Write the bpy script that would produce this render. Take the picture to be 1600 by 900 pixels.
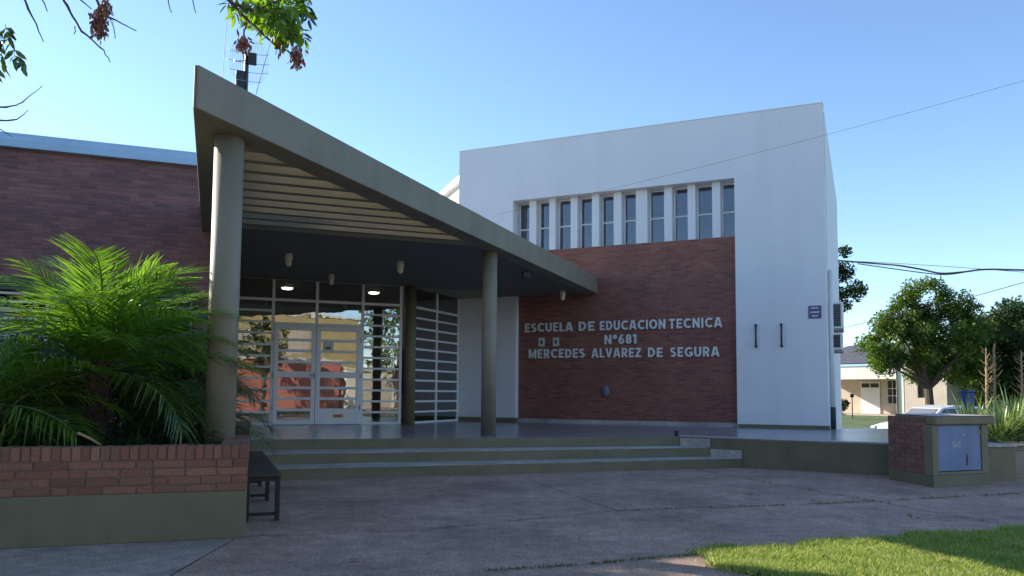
import bpy, bmesh, math, random
from mathutils import Vector, Matrix, Euler
R = math.radians
random.seed(7)
for o in list(bpy.data.objects):
    bpy.data.objects.remove(o)
scene = bpy.context.scene
col = scene.collection

# ------------------------------------------------------------------ camera
cam_d = bpy.data.cameras.new('camera'); cam = bpy.data.objects.new('camera', cam_d); col.objects.link(cam)
PITCH, ROLL, F = .0706, .0073, 1223.5
fw = Vector((0, math.cos(PITCH), math.sin(PITCH))); up = Vector((0, -math.sin(PITCH), math.cos(PITCH))); rt = Vector((1, 0, 0))
cr = rt*math.cos(ROLL)+up*math.sin(ROLL); cu = -rt*math.sin(ROLL)+up*math.cos(ROLL)
m = Matrix((cr, cu, -fw)).transposed().to_4x4(); m.translation = (0, 0, 1.25)
cam.matrix_world = m
cam_d.sensor_fit = 'HORIZONTAL'; cam_d.sensor_width = 36; cam_d.lens = F/1600*36
cam_d.shift_y = (529.17-450)/1600
cam_d.clip_start = .05; cam_d.clip_end = 6000
scene.camera = cam

# ------------------------------------------------------------------ sky, sun, exposure
SUN_AZ, SUN_EL = 62.6, 24.7            # degrees to the left of the viewing axis, degrees up
sv = Vector((-math.sin(R(SUN_AZ))*math.cos(R(SUN_EL)), math.cos(R(SUN_AZ))*math.cos(R(SUN_EL)), math.sin(R(SUN_EL))))
world = bpy.data.worlds.new("World"); scene.world = world; world.use_nodes = True
wn = world.node_tree; wn.nodes.clear()
sky = wn.nodes.new('ShaderNodeTexSky'); sky.sky_type = 'NISHITA'; sky.sun_disc = False
sky.sun_elevation = R(SUN_EL); sky.sun_rotation = R(-SUN_AZ); sky.altitude = 0
sky.air_density = .9; sky.dust_density = .1; sky.ozone_density = 3.2
bg = wn.nodes.new('ShaderNodeBackground'); bg.inputs['Strength'].default_value = .15
wo = wn.nodes.new('ShaderNodeOutputWorld')
wn.links.new(sky.outputs[0], bg.inputs[0]); wn.links.new(bg.outputs[0], wo.inputs[0])
sl = bpy.data.lights.new('sun', 'SUN'); sl.energy = 5.0; sl.angle = R(.5); sl.color = (1, .91, .78)
sun = bpy.data.objects.new('sun', sl); col.objects.link(sun); sun.rotation_euler = sv.to_track_quat('Z', 'Y').to_euler(); sun.location = sv*80
scene.view_settings.view_transform = 'Standard'; scene.view_settings.look = 'None'
scene.view_settings.exposure = .95; scene.view_settings.gamma = 1; scene.view_settings.use_curve_mapping = False
scene.render.engine = 'CYCLES'
scene.cycles.max_bounces = 8; scene.cycles.transparent_max_bounces = 16

# ------------------------------------------------------------------ materials
def nodes(name):
    mt = bpy.data.materials.new(name); mt.use_nodes = True
    nt = mt.node_tree; nt.nodes.clear()
    out = nt.nodes.new('ShaderNodeOutputMaterial'); b = nt.nodes.new('ShaderNodeBsdfPrincipled')
    nt.links.new(b.outputs[0], out.inputs[0])
    return mt, nt, b, out
def N(nt, t, **kw):
    n = nt.nodes.new(t)
    for k, v in kw.items():
        if k in n.inputs: n.inputs[k].default_value = v
        else: setattr(n, k, v)
    return n
def c4(c): return (c[0], c[1], c[2], 1)
def ramp(nt, fac, stops):
    r = nt.nodes.new('ShaderNodeValToRGB'); e = r.color_ramp.elements
    e[0].position, e[0].color = stops[0][0], c4(stops[0][1]); e[1].position, e[1].color = stops[-1][0], c4(stops[-1][1])
    for p, c in stops[1:-1]:
        k = e.new(p); k.color = c4(c)
    nt.links.new(fac, r.inputs[0]); return r
def mixc(nt, fac, a, b, mode='MIX'):
    mx = nt.nodes.new('ShaderNodeMix'); mx.data_type = 'RGBA'; mx.blend_type = mode
    for sock, v in ((0, fac), (6, a), (7, b)):
        if hasattr(v, 'is_linked') or hasattr(v, 'links'): nt.links.new(v, mx.inputs[sock])
        elif sock == 0: mx.inputs[0].default_value = v
        else: mx.inputs[sock].default_value = c4(v)
    return mx.outputs[2]
def objco(nt): return nt.nodes.new('ShaderNodeTexCoord').outputs['Object']
def noise(nt, co, scale, detail=4, rough=.55, stretch=None):
    n = N(nt, 'ShaderNodeTexNoise', Scale=scale, Detail=detail, Roughness=rough)
    if stretch:
        mp = nt.nodes.new('ShaderNodeMapping'); mp.inputs['Scale'].default_value = stretch
        nt.links.new(co, mp.inputs[0]); co = mp.outputs[0]
    nt.links.new(co, n.inputs[0]); return n.outputs[0]
def bump(nt, b, h, strength, dist=.01):
    bp = N(nt, 'ShaderNodeBump', Strength=strength, Distance=dist); nt.links.new(h, bp.inputs['Height']); nt.links.new(bp.outputs[0], b.inputs['Normal'])
def paint(name, c, rough=.6, var=.12, scale=3., bmp=.15, metal=0, stains=.0, streak=None):
    mt, nt, b, out = nodes(name); co = objco(nt)
    n1 = noise(nt, co, scale, 6, .6)
    lo = tuple(x*(1-var) for x in c); hi = tuple(min(1, x*(1+var)) for x in c)
    r = ramp(nt, n1, [(.3, lo), (.7, hi)]); cc = r.outputs[0]
    if stains:
        n2 = noise(nt, co, scale*.45, 5, .65, streak or (1, 1, .25))
        r2 = ramp(nt, n2, [(.5, (1, 1, 1)), (.75, (1-stains, 1-stains, 1-stains*1.1))])
        cc = mixc(nt, 1., cc, r2.outputs[0], 'MULTIPLY')
    nt.links.new(cc, b.inputs['Base Color']); b.inputs['Roughness'].default_value = rough; b.inputs['Metallic'].default_value = metal
    if bmp:
        bump(nt, b, noise(nt, co, 90, 5, .7), bmp, .004)
    return mt
def brick(name, c1, c2, mortar, bw=.24, rh=.068, ms=.009, bmp=.6, contrast=.3):
    mt, nt, b, out = nodes(name); co = objco(nt)
    s = nt.nodes.new('ShaderNodeSeparateXYZ'); nt.links.new(co, s.inputs[0])
    ad = N(nt, 'ShaderNodeMath', operation='ADD'); nt.links.new(s.outputs[0], ad.inputs[0]); nt.links.new(s.outputs[1], ad.inputs[1])
    cb = nt.nodes.new('ShaderNodeCombineXYZ'); nt.links.new(ad.outputs[0], cb.inputs[0]); nt.links.new(s.outputs[2], cb.inputs[1])
    wob = noise(nt, cb.outputs[0], 5, 2); 
    va = nt.nodes.new('ShaderNodeVectorMath'); va.operation = 'MULTIPLY_ADD'
    nt.links.new(wob, va.inputs[0]); va.inputs[1].default_value = (.012, .012, 0); nt.links.new(cb.outputs[0], va.inputs[2])
    br = N(nt, 'ShaderNodeTexBrick', Scale=1., **{'Mortar Size': ms, 'Mortar Smooth': .35, 'Brick Width': bw, 'Row Height': rh, 'Bias': 0.})
    br.inputs['Color1'].default_value = c4(c1); br.inputs['Color2'].default_value = c4(c2); br.inputs['Mortar'].default_value = c4(mortar)
    nt.links.new(va.outputs[0], br.inputs[0])
    n1 = noise(nt, co, 1.1, 5, .6); n2 = noise(nt, cb.outputs[0], 9, 4, .7, (.35, 3.5, 1)); n3 = noise(nt, co, 45, 3, .7)
    r1 = ramp(nt, n1, [(.3, (1-contrast,)*3), (.7, (1+contrast*.6,)*3)]); r2 = ramp(nt, n2, [(.3, (.78, .77, .77)), (.72, (1.2, 1.17, 1.14))])
    cc = mixc(nt, 1., br.outputs[0], r1.outputs[0], 'MULTIPLY'); cc = mixc(nt, 1., cc, r2.outputs[0], 'MULTIPLY')
    r3 = ramp(nt, n3, [(.3, (.8,)*3), (.7, (1.15,)*3)]); cc = mixc(nt, 1., cc, r3.outputs[0], 'MULTIPLY')
    nt.links.new(cc, b.inputs['Base Color']); b.inputs['Roughness'].default_value = .8
    iv = N(nt, 'ShaderNodeMath', operation='SUBTRACT'); iv.inputs[0].default_value = 1; nt.links.new(br.outputs[1], iv.inputs[1])
    a2 = N(nt, 'ShaderNodeMath', operation='MULTIPLY_ADD'); nt.links.new(n3, a2.inputs[0]); a2.inputs[1].default_value = .35; nt.links.new(iv.outputs[0], a2.inputs[2])
    bump(nt, b, a2.outputs[0], bmp, .012)
    return mt
def island(name, stops, rough=.8, bmp=.4, nscale=40):
    mt, nt, b, out = nodes(name); co = objco(nt)
    g = nt.nodes.new('ShaderNodeNewGeometry')
    r = ramp(nt, g.outputs['Random Per Island'], stops)
    n3 = noise(nt, co, nscale, 4, .7); r3 = ramp(nt, n3, [(.3, (.7,)*3), (.7, (1.2,)*3)])
    nt.links.new(mixc(nt, 1., r.outputs[0], r3.outputs[0], 'MULTIPLY'), b.inputs['Base Color'])
    b.inputs['Roughness'].default_value = rough; bump(nt, b, n3, bmp, .006)
    return mt
def leaf(name, stops, trans=.45, rough=.45, gloss=.06, tcol=1.6, tb=.45):
    mt, nt, b, out = nodes(name); nt.nodes.remove(b)
    g = nt.nodes.new('ShaderNodeNewGeometry'); r = ramp(nt, g.outputs['Random Per Island'], stops)
    d = N(nt, 'ShaderNodeBsdfDiffuse'); t = N(nt, 'ShaderNodeBsdfTranslucent'); s = N(nt, 'ShaderNodeBsdfGlossy', Roughness=rough)
    nt.links.new(r.outputs[0], d.inputs[0])
    nt.links.new(mixc(nt, 1., r.outputs[0], (tcol*1.1, tcol*1.15, tcol*tb), 'MULTIPLY'), t.inputs[0])
    m1 = nt.nodes.new('ShaderNodeMixShader'); m1.inputs[0].default_value = trans; nt.links.new(d.outputs[0], m1.inputs[1]); nt.links.new(t.outputs[0], m1.inputs[2])
    m2 = nt.nodes.new('ShaderNodeMixShader'); m2.inputs[0].default_value = gloss; nt.links.new(m1.outputs[0], m2.inputs[1]); nt.links.new(s.outputs[0], m2.inputs[2])
    nt.links.new(m2.outputs[0], out.inputs[0]); return mt
def glass(name, tint, refl, rough=.0, wav=.0):
    mt, nt, b, out = nodes(name); nt.nodes.remove(b)
    t = N(nt, 'ShaderNodeBsdfTransparent'); t.inputs[0].default_value = c4(tint); g = N(nt, 'ShaderNodeBsdfGlossy', Roughness=rough)
    lw = N(nt, 'ShaderNodeFresnel', IOR=1.5)
    ma = N(nt, 'ShaderNodeMath', operation='MULTIPLY_ADD'); ma.use_clamp = True; nt.links.new(lw.outputs[0], ma.inputs[0]); ma.inputs[1].default_value = 1.; ma.inputs[2].default_value = refl
    if wav:
        bp = N(nt, 'ShaderNodeBump', Strength=wav, Distance=.01); nt.links.new(noise(nt, objco(nt), 2.2, 2), bp.inputs['Height']); nt.links.new(bp.outputs[0], g.inputs['Normal'])
    mx = nt.nodes.new('ShaderNodeMixShader'); nt.links.new(ma.outputs[0], mx.inputs[0]); nt.links.new(t.outputs[0], mx.inputs[1]); nt.links.new(g.outputs[0], mx.inputs[2])
    nt.links.new(mx.outputs[0], out.inputs[0]); return mt
def emit(name, c, s):
    mt, nt, b, out = nodes(name); b.inputs['Base Color'].default_value = c4(c); b.inputs['Emission Color'].default_value = c4(c); b.inputs['Emission Strength'].default_value = s; return mt
def concrete(name, c, speck=.35, rough=.85, joint=True):
    mt, nt, b, out = nodes(name); co = objco(nt)
    big = noise(nt, co, .8, 7, .7); mid = noise(nt, co, 6, 5, .7)
    v = N(nt, 'ShaderNodeTexVoronoi', Scale=70.); nt.links.new(co, v.inputs[0])
    sp = noise(nt, co, 55, 5, .9)
    cc = ramp(nt, big, [(.3, tuple(x*.58 for x in c)), (.5, c), (.7, tuple(x*1.36 for x in c))]).outputs[0]
    cc = mixc(nt, 1., cc, ramp(nt, mid, [(.3, (.72,)*3), (.7, (1.2,)*3)]).outputs[0], 'MULTIPLY')
    cc = mixc(nt, 1., cc, ramp(nt, sp, [(.36, (1-speck*1.6, 1-speck*1.6, 1-speck*1.6)), (.5, (1, 1, 1)), (.64, (1+speck*1.3, 1+speck*1.2, 1+speck*1.1))]).outputs[0], 'MULTIPLY')
    cc = mixc(nt, 1., cc, ramp(nt, v.outputs[1], [(.0, (.72, .74, .8)), (1, (1.25, 1.18, 1.1))]).outputs[0], 'MULTIPLY')
    nt.links.new(cc, b.inputs['Base Color']); b.inputs['Roughness'].default_value = rough
    bump(nt, b, sp, .5, .008)
    return mt

M = {}
M['white'] = paint('white_paint', (.77, .77, .79), .7, .03, 1.1, .3, stains=.06, streak=(2.6, 2.6, .14))
M['white_trim'] = paint('white_trim', (.78, .78, .77), .45, .03, 4, .05)
M['olive'] = paint('olive_paint', (.235, .213, .152), .6, .1, 2.2, .35, stains=.22, streak=(1.6, 1.6, .35))
M['olive_dark'] = paint('olive_step_and_shade_paint', (.185, .16, .092), .65, .14, 2.5, .3, stains=.3, streak=(.5, .5, 1))
M['olive_wall'] = paint('olive_low_wall', (.165, .148, .088), .7, .12, 2.5, .3, stains=.3, streak=(1, 1, .3))
M['soffit'] = paint('soffit_shade_olive', (.17, .16, .135), .7, .08, 1.5, .15)  # canopy olive made darker, with the underside's shade put into it
M['tan'] = paint('pergola_bounce_tint', (.275, .245, .165), .65, .08, 2, .15)  # canopy olive warmed and lightened, standing in for sunlight bounced between the beams
M['brick'] = brick('dark_red_brick', (.37, .128, .088), (.23, .08, .058), (.24, .16, .135), rh=.07, ms=.010, bmp=1., contrast=.18)
M['brick_left'] = brick('purple_red_brick', (.33, .15, .14), (.2, .098, .1), (.23, .155, .15), contrast=.22, bmp=.8)
M['brick_island'] = island('planter_brick', [(0, (.19, .085, .057)), (.3, (.25, .112, .074)), (.6, (.285, .135, .09)), (.85, (.22, .11, .08)), (1, (.32, .16, .1))], .88, .7, 60)
M['mortar'] = paint('mortar', (.2, .135, .1), .9, .2, 12, .5)
M['pave'] = concrete('pavement_concrete', (.41, .275, .205), .5)
M['pave2'] = concrete('side_pavement_concrete', (.38, .30, .245), .3)
M['tread'] = concrete('tread_concrete', (.46, .42, .39), .2, .6)
M['asphalt'] = concrete('asphalt', (.075, .073, .072), .4)
mt, nt, b, out = nodes('terrace_tile'); co = objco(nt)
ck = N(nt, 'ShaderNodeTexBrick', Scale=1., offset=0., **{'Mortar Size': .004, 'Brick Width': .3, 'Row Height': .3}); nt.links.new(co, ck.inputs[0])
ck.inputs['Color1'].default_value = (.29, .275, .285, 1); ck.inputs['Color2'].default_value = (.265, .25, .26, 1); ck.inputs['Mortar'].default_value = (.2, .19, .19, 1)
nt.links.new(mixc(nt, 1., ck.outputs[0], ramp(nt, noise(nt, co, 2.5, 6, .7), [(.3, (.9,)*3), (.7, (1.08,)*3)]).outputs[0], 'MULTIPLY'), b.inputs['Base Color'])
nt.links.new(ramp(nt, noise(nt, co, .8, 2), [(.3, (.2,)*3), (.7, (.24,)*3)]).outputs[0], b.inputs['Roughness']); M['tile'] = mt
M['soil'] = paint('soil', (.06, .042, .028), .95, .4, 8, .8)
M['joint'] = paint('mossy_joint', (.19, .145, .10), .95, .4, 20, .4)
M['ground'] = paint('grass_ground', (.085, .12, .035), .95, .45, .8, .6)
M['lawn'] = paint('lawn_soil', (.075, .07, .03), .95, .4, 5, .8)
M['black'] = paint('black_metal', (.012, .012, .013), .45, .2, 10, .1)
M['bench_wood'] = paint('dark_bench_wood', (.05, .034, .026), .5, .35, 14, .4, stains=.3, streak=(.1, 1, 1))
M['blue_door'] = paint('faded_blue_steel', (.13, .19, .36), .5, .14, 5, .2, metal=.0, stains=.25)
M['bell_grey'] = paint('blue_grey_plastic', (.16, .18, .22), .5, .1, 8, .1)
M['rust'] = paint('rust', (.14, .05, .022), .9, .4, 30, .5)
M['lamp'] = paint('aged_ivory_plastic', (.8, .74, .58), .5, .1, 20, .1)
M['grey_metal'] = paint('grey_metal', (.3, .3, .31), .4, .1, 8, .05, metal=.6)
M['gutter'] = paint('pale_blue_metal', (.42, .62, .82), .45, .06, 2, .05, stains=.12)
M['green_paint'] = paint('dark_green_paint', (.02, .05, .035), .6, .2, 6, .1)
M['lintel'] = paint('green_grey_lintel', (.07, .1, .065), .7, .15, 3, .2)
M['glass_door'] = glass('door_glass', (.72, .76, .74), .24, 0, .12)
M['glass_dark'] = glass('dark_window_glass', (.4, .45, .5), .0)
M['glass_win'] = glass('window_glass', (.55, .62, .7), .10, 0, .06)
M['glass_car'] = glass('car_glass', (.25, .28, .3), .12)
M['dark'] = paint('dark_interior', (.05, .045, .04), .9, .2, 2, 0)
M['room_wall'] = paint('interior_wall', (.32, .27, .2), .8, .1, 1.5, 0)
M['curtain'] = paint('blue_grey_curtain', (.10, .12, .21), .85, .25, 6, 0, stains=.3, streak=(6, 6, .15))
M['letter'] = paint('off_white_lettering', (.72, .72, .7), .55, .06, 20, .1)
M['paper'] = paint('paper', (.62, .62, .58), .8, .05, 20, 0)
M['print'] = paint('grey_print', (.12, .13, .16), .8, .2, 60, 0)
M['purple'] = paint('purple_plaque', (.13, .09, .24), .5, .15, 12, .05)
M['brass'] = paint('brass', (.42, .2, .07), .35, .2, 20, .05, metal=.7)
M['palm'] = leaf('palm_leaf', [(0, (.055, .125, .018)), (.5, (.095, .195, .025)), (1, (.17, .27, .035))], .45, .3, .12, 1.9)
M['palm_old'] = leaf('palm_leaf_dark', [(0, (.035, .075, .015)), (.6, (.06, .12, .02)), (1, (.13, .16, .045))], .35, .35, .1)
M['strap'] = leaf('strap_leaf', [(0, (.05, .09, .02)), (.6, (.1, .15, .03)), (1, (.2, .2, .06))], .35, .4, .08)
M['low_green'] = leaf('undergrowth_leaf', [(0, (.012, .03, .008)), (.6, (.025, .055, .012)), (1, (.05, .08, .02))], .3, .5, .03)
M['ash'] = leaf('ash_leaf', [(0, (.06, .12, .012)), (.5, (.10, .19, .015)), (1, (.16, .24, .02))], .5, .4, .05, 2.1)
M['ash_dark'] = leaf('ash_leaf_shaded', [(0, (.02, .05, .012)), (1, (.05, .1, .02))], .25, .35, .08)  # darker copy of the ash leaf, shade put into its colour
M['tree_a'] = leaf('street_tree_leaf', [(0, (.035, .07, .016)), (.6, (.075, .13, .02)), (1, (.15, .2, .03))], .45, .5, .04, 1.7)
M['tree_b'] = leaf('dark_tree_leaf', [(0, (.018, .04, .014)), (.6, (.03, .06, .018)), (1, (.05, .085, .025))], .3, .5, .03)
M['agave'] = leaf('agave_leaf', [(0, (.09, .15, .06)), (.6, (.15, .22, .09)), (1, (.25, .3, .13))], .3, .4, .08)
M['grass'] = leaf('grass_blade', [(0, (.10, .17, .03)), (.5, (.26, .34, .07)), (.82, (.42, .44, .14)), (1, (.62, .54, .32))], .45, .6, .02, 1.4, .7)
M['grass_green'] = leaf('crack_grass_blade', [(0, (.04, .07, .015)), (1, (.1, .13, .03))], .35, .6, .02)
M['bark'] = paint('bark', (.085, .062, .045), .95, .35, 12, .9)
M['twig'] = paint('twig_bark', (.11, .075, .065), .9, .3, 30, .5)
M['palm_trunk'] = paint('palm_trunk', (.045, .028, .018), .95, .5, 25, 1.)
M['seed'] = island('dry_seed', [(0, (.18, .09, .07)), (.5, (.3, .16, .12)), (1, (.4, .25, .18))], .9, .3)
M['dead'] = island('dry_leaf', [(0, (.1, .05, .025)), (.5, (.2, .1, .045)), (1, (.3, .2, .08))], .85, .3)
M['stalk'] = paint('dry_stalk', (.36, .25, .13), .9, .25, 18, .4)
M['wire'] = paint('black_cable', (.02, .02, .022), .6, .1, 3, 0)
M['cream'] = paint('cream_render', (.78, .73, .62), .75, .06, 1.5, .2, stains=.12)
M['peach'] = paint('peach_render', (.56, .47, .38), .8, .1, 1.5, .2, stains=.15)
M['roof'] = paint('grey_roof', (.085, .085, .1), .8, .25, 4, .4, stains=.3)
M['car'] = paint('white_car_paint', (.68, .69, .7), .2, .02, 2, 0)
M['rubber'] = paint('rubber', (.015, .015, .015), .8, .2, 9, 0)
M['chrome'] = paint('headlamp_plastic', (.55, .57, .6), .12, .05, 4, 0, metal=.5)
M['blue'] = paint('blue_paint', (.035, .06, .2), .5, .15, 4, .1)
M['red_wall'] = paint('orange_red_render', (.55, .2, .15), .8, .1, 1, .2)
M['ochre'] = paint('ochre_render', (.45, .35, .16), .8, .12, 1, .2)
M['lamp_on'] = emit('lit_lamp_glass', (1, .95, .88), 6)

# ------------------------------------------------------------------ mesh helpers
class MB:
    def __init__(s): s.v = []; s.f = []
    def add(s, vs, fs):
        n = len(s.v); s.v += [tuple(v) for v in vs]; s.f += [tuple(i+n for i in f) for f in fs]; return s
    def box(s, x0, x1, y0, y1, z0, z1):
        return s.add([(x0,y0,z0),(x1,y0,z0),(x1,y1,z0),(x0,y1,z0),(x0,y0,z1),(x1,y0,z1),(x1,y1,z1),(x0,y1,z1)],
            [(0,3,2,1),(4,5,6,7),(0,1,5,4),(1,2,6,5),(2,3,7,6),(3,0,4,7)])
    def prism(s, poly, z0, z1):
        n = len(poly); a = sum(poly[i][0]*poly[(i+1)%n][1]-poly[(i+1)%n][0]*poly[i][1] for i in range(n))
        if a < 0: poly = poly[::-1]
        vs = [(x,y,z0) for x,y in poly]+[(x,y,z1) for x,y in poly]
        return s.add(vs, [tuple(range(n-1,-1,-1)), tuple(range(n,2*n))]+[(i,(i+1)%n,n+(i+1)%n,n+i) for i in range(n)])
    def prism_y(s, poly, y0, y1):           # polygon in x,z extruded along y
        n = len(poly); vs = [(x,y0,z) for x,z in poly]+[(x,y1,z) for x,z in poly]
        return s.add(vs, [tuple(range(n)), tuple(range(2*n-1,n-1,-1))]+[(i,n+i,n+(i+1)%n,(i+1)%n) for i in range(n)])
    def rings(s, rings, cap=True):
        n = len(rings[0]); vs = [p for r in rings for p in r]; fs = []
        for k in range(len(rings)-1):
            for i in range(n):
                j = (i+1)%n; fs.append((k*n+i, k*n+j, (k+1)*n+j, (k+1)*n+i))
        if cap: fs += [tuple(range(n-1,-1,-1)), tuple(range((len(rings)-1)*n, len(rings)*n))]
        return s.add(vs, fs)
    def cyl(s, x, y, prof, n=20):           # prof: [(r,z)...]
        return s.rings([[(x+r*math.cos(2*math.pi*i/n), y+r*math.sin(2*math.pi*i/n), z) for i in range(n)] for r, z in prof])
    def tube(s, pts, rad, n=6):
        pts = [Vector(p) for p in pts]; rr = rad if isinstance(rad, (list, tuple)) else [rad]*len(pts); rings = []
        t0 = (pts[1]-pts[0]).normalized(); u = t0.orthogonal().normalized()
        for i, p in enumerate(pts):
            t = (pts[min(i+1, len(pts)-1)]-pts[max(i-1, 0)]).normalized()
            u = (u-t*u.dot(t)).normalized(); w = t.cross(u)
            rings.append([p+(u*math.cos(2*math.pi*k/n)+w*math.sin(2*math.pi*k/n))*rr[i] for k in range(n)])
        return s.rings(rings)
    def sphere(s, c, r, n=12, sq=(1, 1, 1)):
        k = n//2
        return s.rings([[(c[0]+sq[0]*r*math.sin(math.pi*(j+.02)/(k+.04))*math.cos(2*math.pi*i/n), c[1]+sq[1]*r*math.sin(math.pi*(j+.02)/(k+.04))*math.sin(2*math.pi*i/n), c[2]-sq[2]*r*math.cos(math.pi*(j+.02)/(k+.04))) for i in range(n)] for j in range(k+1)])
    def xform(s, mt, start=0):
        s.v[start:] = [tuple(mt @ Vector(v)) for v in s.v[start:]]; return s
    def mesh(s, name, mat, smooth=False):
        me = bpy.data.meshes.new(name); me.from_pydata(s.v, [], s.f); me.materials.append(mat); me.update()
        if smooth: me.polygons.foreach_set('use_smooth', [True]*len(me.polygons))
        return me
    def build(s, name, mat, parent=None, bevel=0, smooth=False):
        return link(name, s.mesh(name, mat, smooth), parent, bevel)
def link(name, me, parent=None, bevel=0):
    o = bpy.data.objects.new(name, me); col.objects.link(o)
    if parent: o.parent = parent
    if bevel:
        bm = o.modifiers.new('bevel', 'BEVEL'); bm.width = bevel; bm.segments = 2; bm.limit_method = 'ANGLE'; bm.angle_limit = R(50)
    return o
def tag(o, label=None, cat=None, group=None, kind=None):
    for k, v in (('label', label), ('category', cat), ('group', group), ('kind', kind)):
        if v: o[k] = v
    return o
def thing(name, label, cat, loc=(0, 0, 0), rz=0, group=None):
    o = bpy.data.objects.new(name, None); col.objects.link(o); o.empty_display_size = .2
    o.location = loc; o.rotation_euler = (0, 0, rz); return tag(o, label, cat, group)
def children(o): return [c for c in bpy.data.objects if c.parent == o]
def copy_tree(o, parent=None):
    c = o.copy(); col.objects.link(c); c.parent = parent
    for ch in children(o): copy_tree(ch, c)
    return c
def text_mesh(body, mat, width, height, depth, bold=.0):
    cu_ = bpy.data.curves.new('lettering', 'FONT'); cu_.body = body; cu_.size = 1; cu_.extrude = .04; cu_.offset = bold; cu_.resolution_u = 4
    o = bpy.data.objects.new('lettering', cu_); col.objects.link(o); bpy.context.view_layer.update()
    me = bpy.data.meshes.new_from_object(o.evaluated_get(bpy.context.evaluated_depsgraph_get())); bpy.data.objects.remove(o)
    xs = [v.co.x for v in me.vertices]; ys = [v.co.y for v in me.vertices]; zs = [v.co.z for v in me.vertices]
    w, h, dd = max(xs)-min(xs), max(ys)-min(ys), max(zs)-min(zs); x0, y0, z0 = min(xs), min(ys), min(zs)
    for v in me.vertices:
        v.co = ((v.co.x-x0)/w*width, -(v.co.z-z0)/dd*depth, (v.co.y-y0)/h*height)
    me.materials.clear(); me.materials.append(mat); me.update(); return me
def leaf_cloud(mb, clumps, per, size, rs, flat=.8):
    for (c, r) in clumps:
        for i in range(int(per*r*r)):
            d = Vector((rs.gauss(0, 1), rs.gauss(0, 1), rs.gauss(0, 1)*flat)).normalized()*r*rs.random()**.45
            p = c+d; n = Vector((rs.gauss(0, 1), rs.gauss(0, 1), rs.gauss(0, 1)+.8)).normalized(); u = n.orthogonal().normalized(); u.rotate(Matrix.Rotation(rs.random()*6.28, 3, n)); w = n.cross(u)
            s = size*rs.uniform(.6, 1.3)
            mb.add([p-u*s, p-w*s*.45, p+u*s, p+w*s*.45], [(0, 1, 2, 3)])
def rnd(a, b): return random.uniform(a, b)
def arc(cx, cy, rx, ry, a0, a1, n=14): return [(cx+rx*math.cos(R(a0+(a1-a0)*i/n)), cy+ry*math.sin(R(a0+(a1-a0)*i/n))) for i in range(n+1)]
ST = .1         # half a stroke, for capitals one unit high; every letter is given as centre lines
def glyphs():
    a, t = ST, 1-ST
    return {'E': (.56, [[(a, 0), (a, 1)], [(a, t), (.56, t)], [(a, .5), (.5, .5)], [(a, a), (.56, a)]]),
     'L': (.52, [[(a, 0), (a, 1)], [(a, a), (.52, a)]]), 'I': (.2, [[(a, 0), (a, 1)]]), 'T': (.62, [[(.31, 0), (.31, t)], [(0, t), (.62, t)]]),
     'A': (.78, [[(.075, 0), (.345, 1)], [(.705, 0), (.435, 1)], [(.18, .28), (.6, .28)]]), 'V': (.74, [[(.075, 1), (.37, 0.02)], [(.665, 1), (.37, 0.02)]]),
     'N': (.72, [[(a, 0), (a, 1)], [(.62, 0), (.62, 1)], [(a, .96), (.62, .04)]]), 'M': (.88, [[(a, 0), (a, 1)], [(.78, 0), (.78, 1)], [(a, .96), (.44, .16), (.78, .96)]]),
     'Z': (.62, [[(0, t), (.6, t)], [(.55, .9), (.07, .1)], [(0, a), (.62, a)]]), 'D': (.7, [[(a, 0), (a, 1)], [(a, a)]+arc(.28, .5, .32, .4, -90, 90)+[(a, t)]]),
     'R': (.66, [[(a, 0), (a, 1)], [(a, t)]+arc(.34, .68, .2, .22, 90, -90)+[(a, .46)], [(.3, .46), (.58, 0)]]),
     'U': (.7, [[(a, 1), (a, .4)]+arc(.35, .35, .25, .25, 180, 360)+[(.6, .4), (.6, 1)]]), 'C': (.74, [arc(.46, .5, .36, .4, 48, 312, 20)]), 'O': (.86, [arc(.43, .5, .33, .4, 0, 360, 28)]),
     'G': (.8, [arc(.46, .5, .36, .4, 48, 335, 20), [(.46, .42), (.8, .42)], [(.72, .1), (.72, .42)]]),
     'S': (.58, [arc(.29, .71, .19, .19, 30, 270, 12)+arc(.29, .29, .19, .19, 90, -150, 12)[1:]]),
     '6': (.6, [arc(.3, .32, .2, .22, 0, 360, 20), [(.1, .32), (.14, .6), (.42, .96)]]), '8': (.6, [arc(.3, .7, .17, .2, 0, 360, 20), arc(.3, .3, .2, .2, 0, 360, 20)]),
     '1': (.34, [[(.22, 0), (.22, 1)], [(.02, .78), (.2, .92)]]), 'o': (.4, [arc(.2, .76, .12, .14, 0, 360, 16)])}
GL = glyphs()
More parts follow.
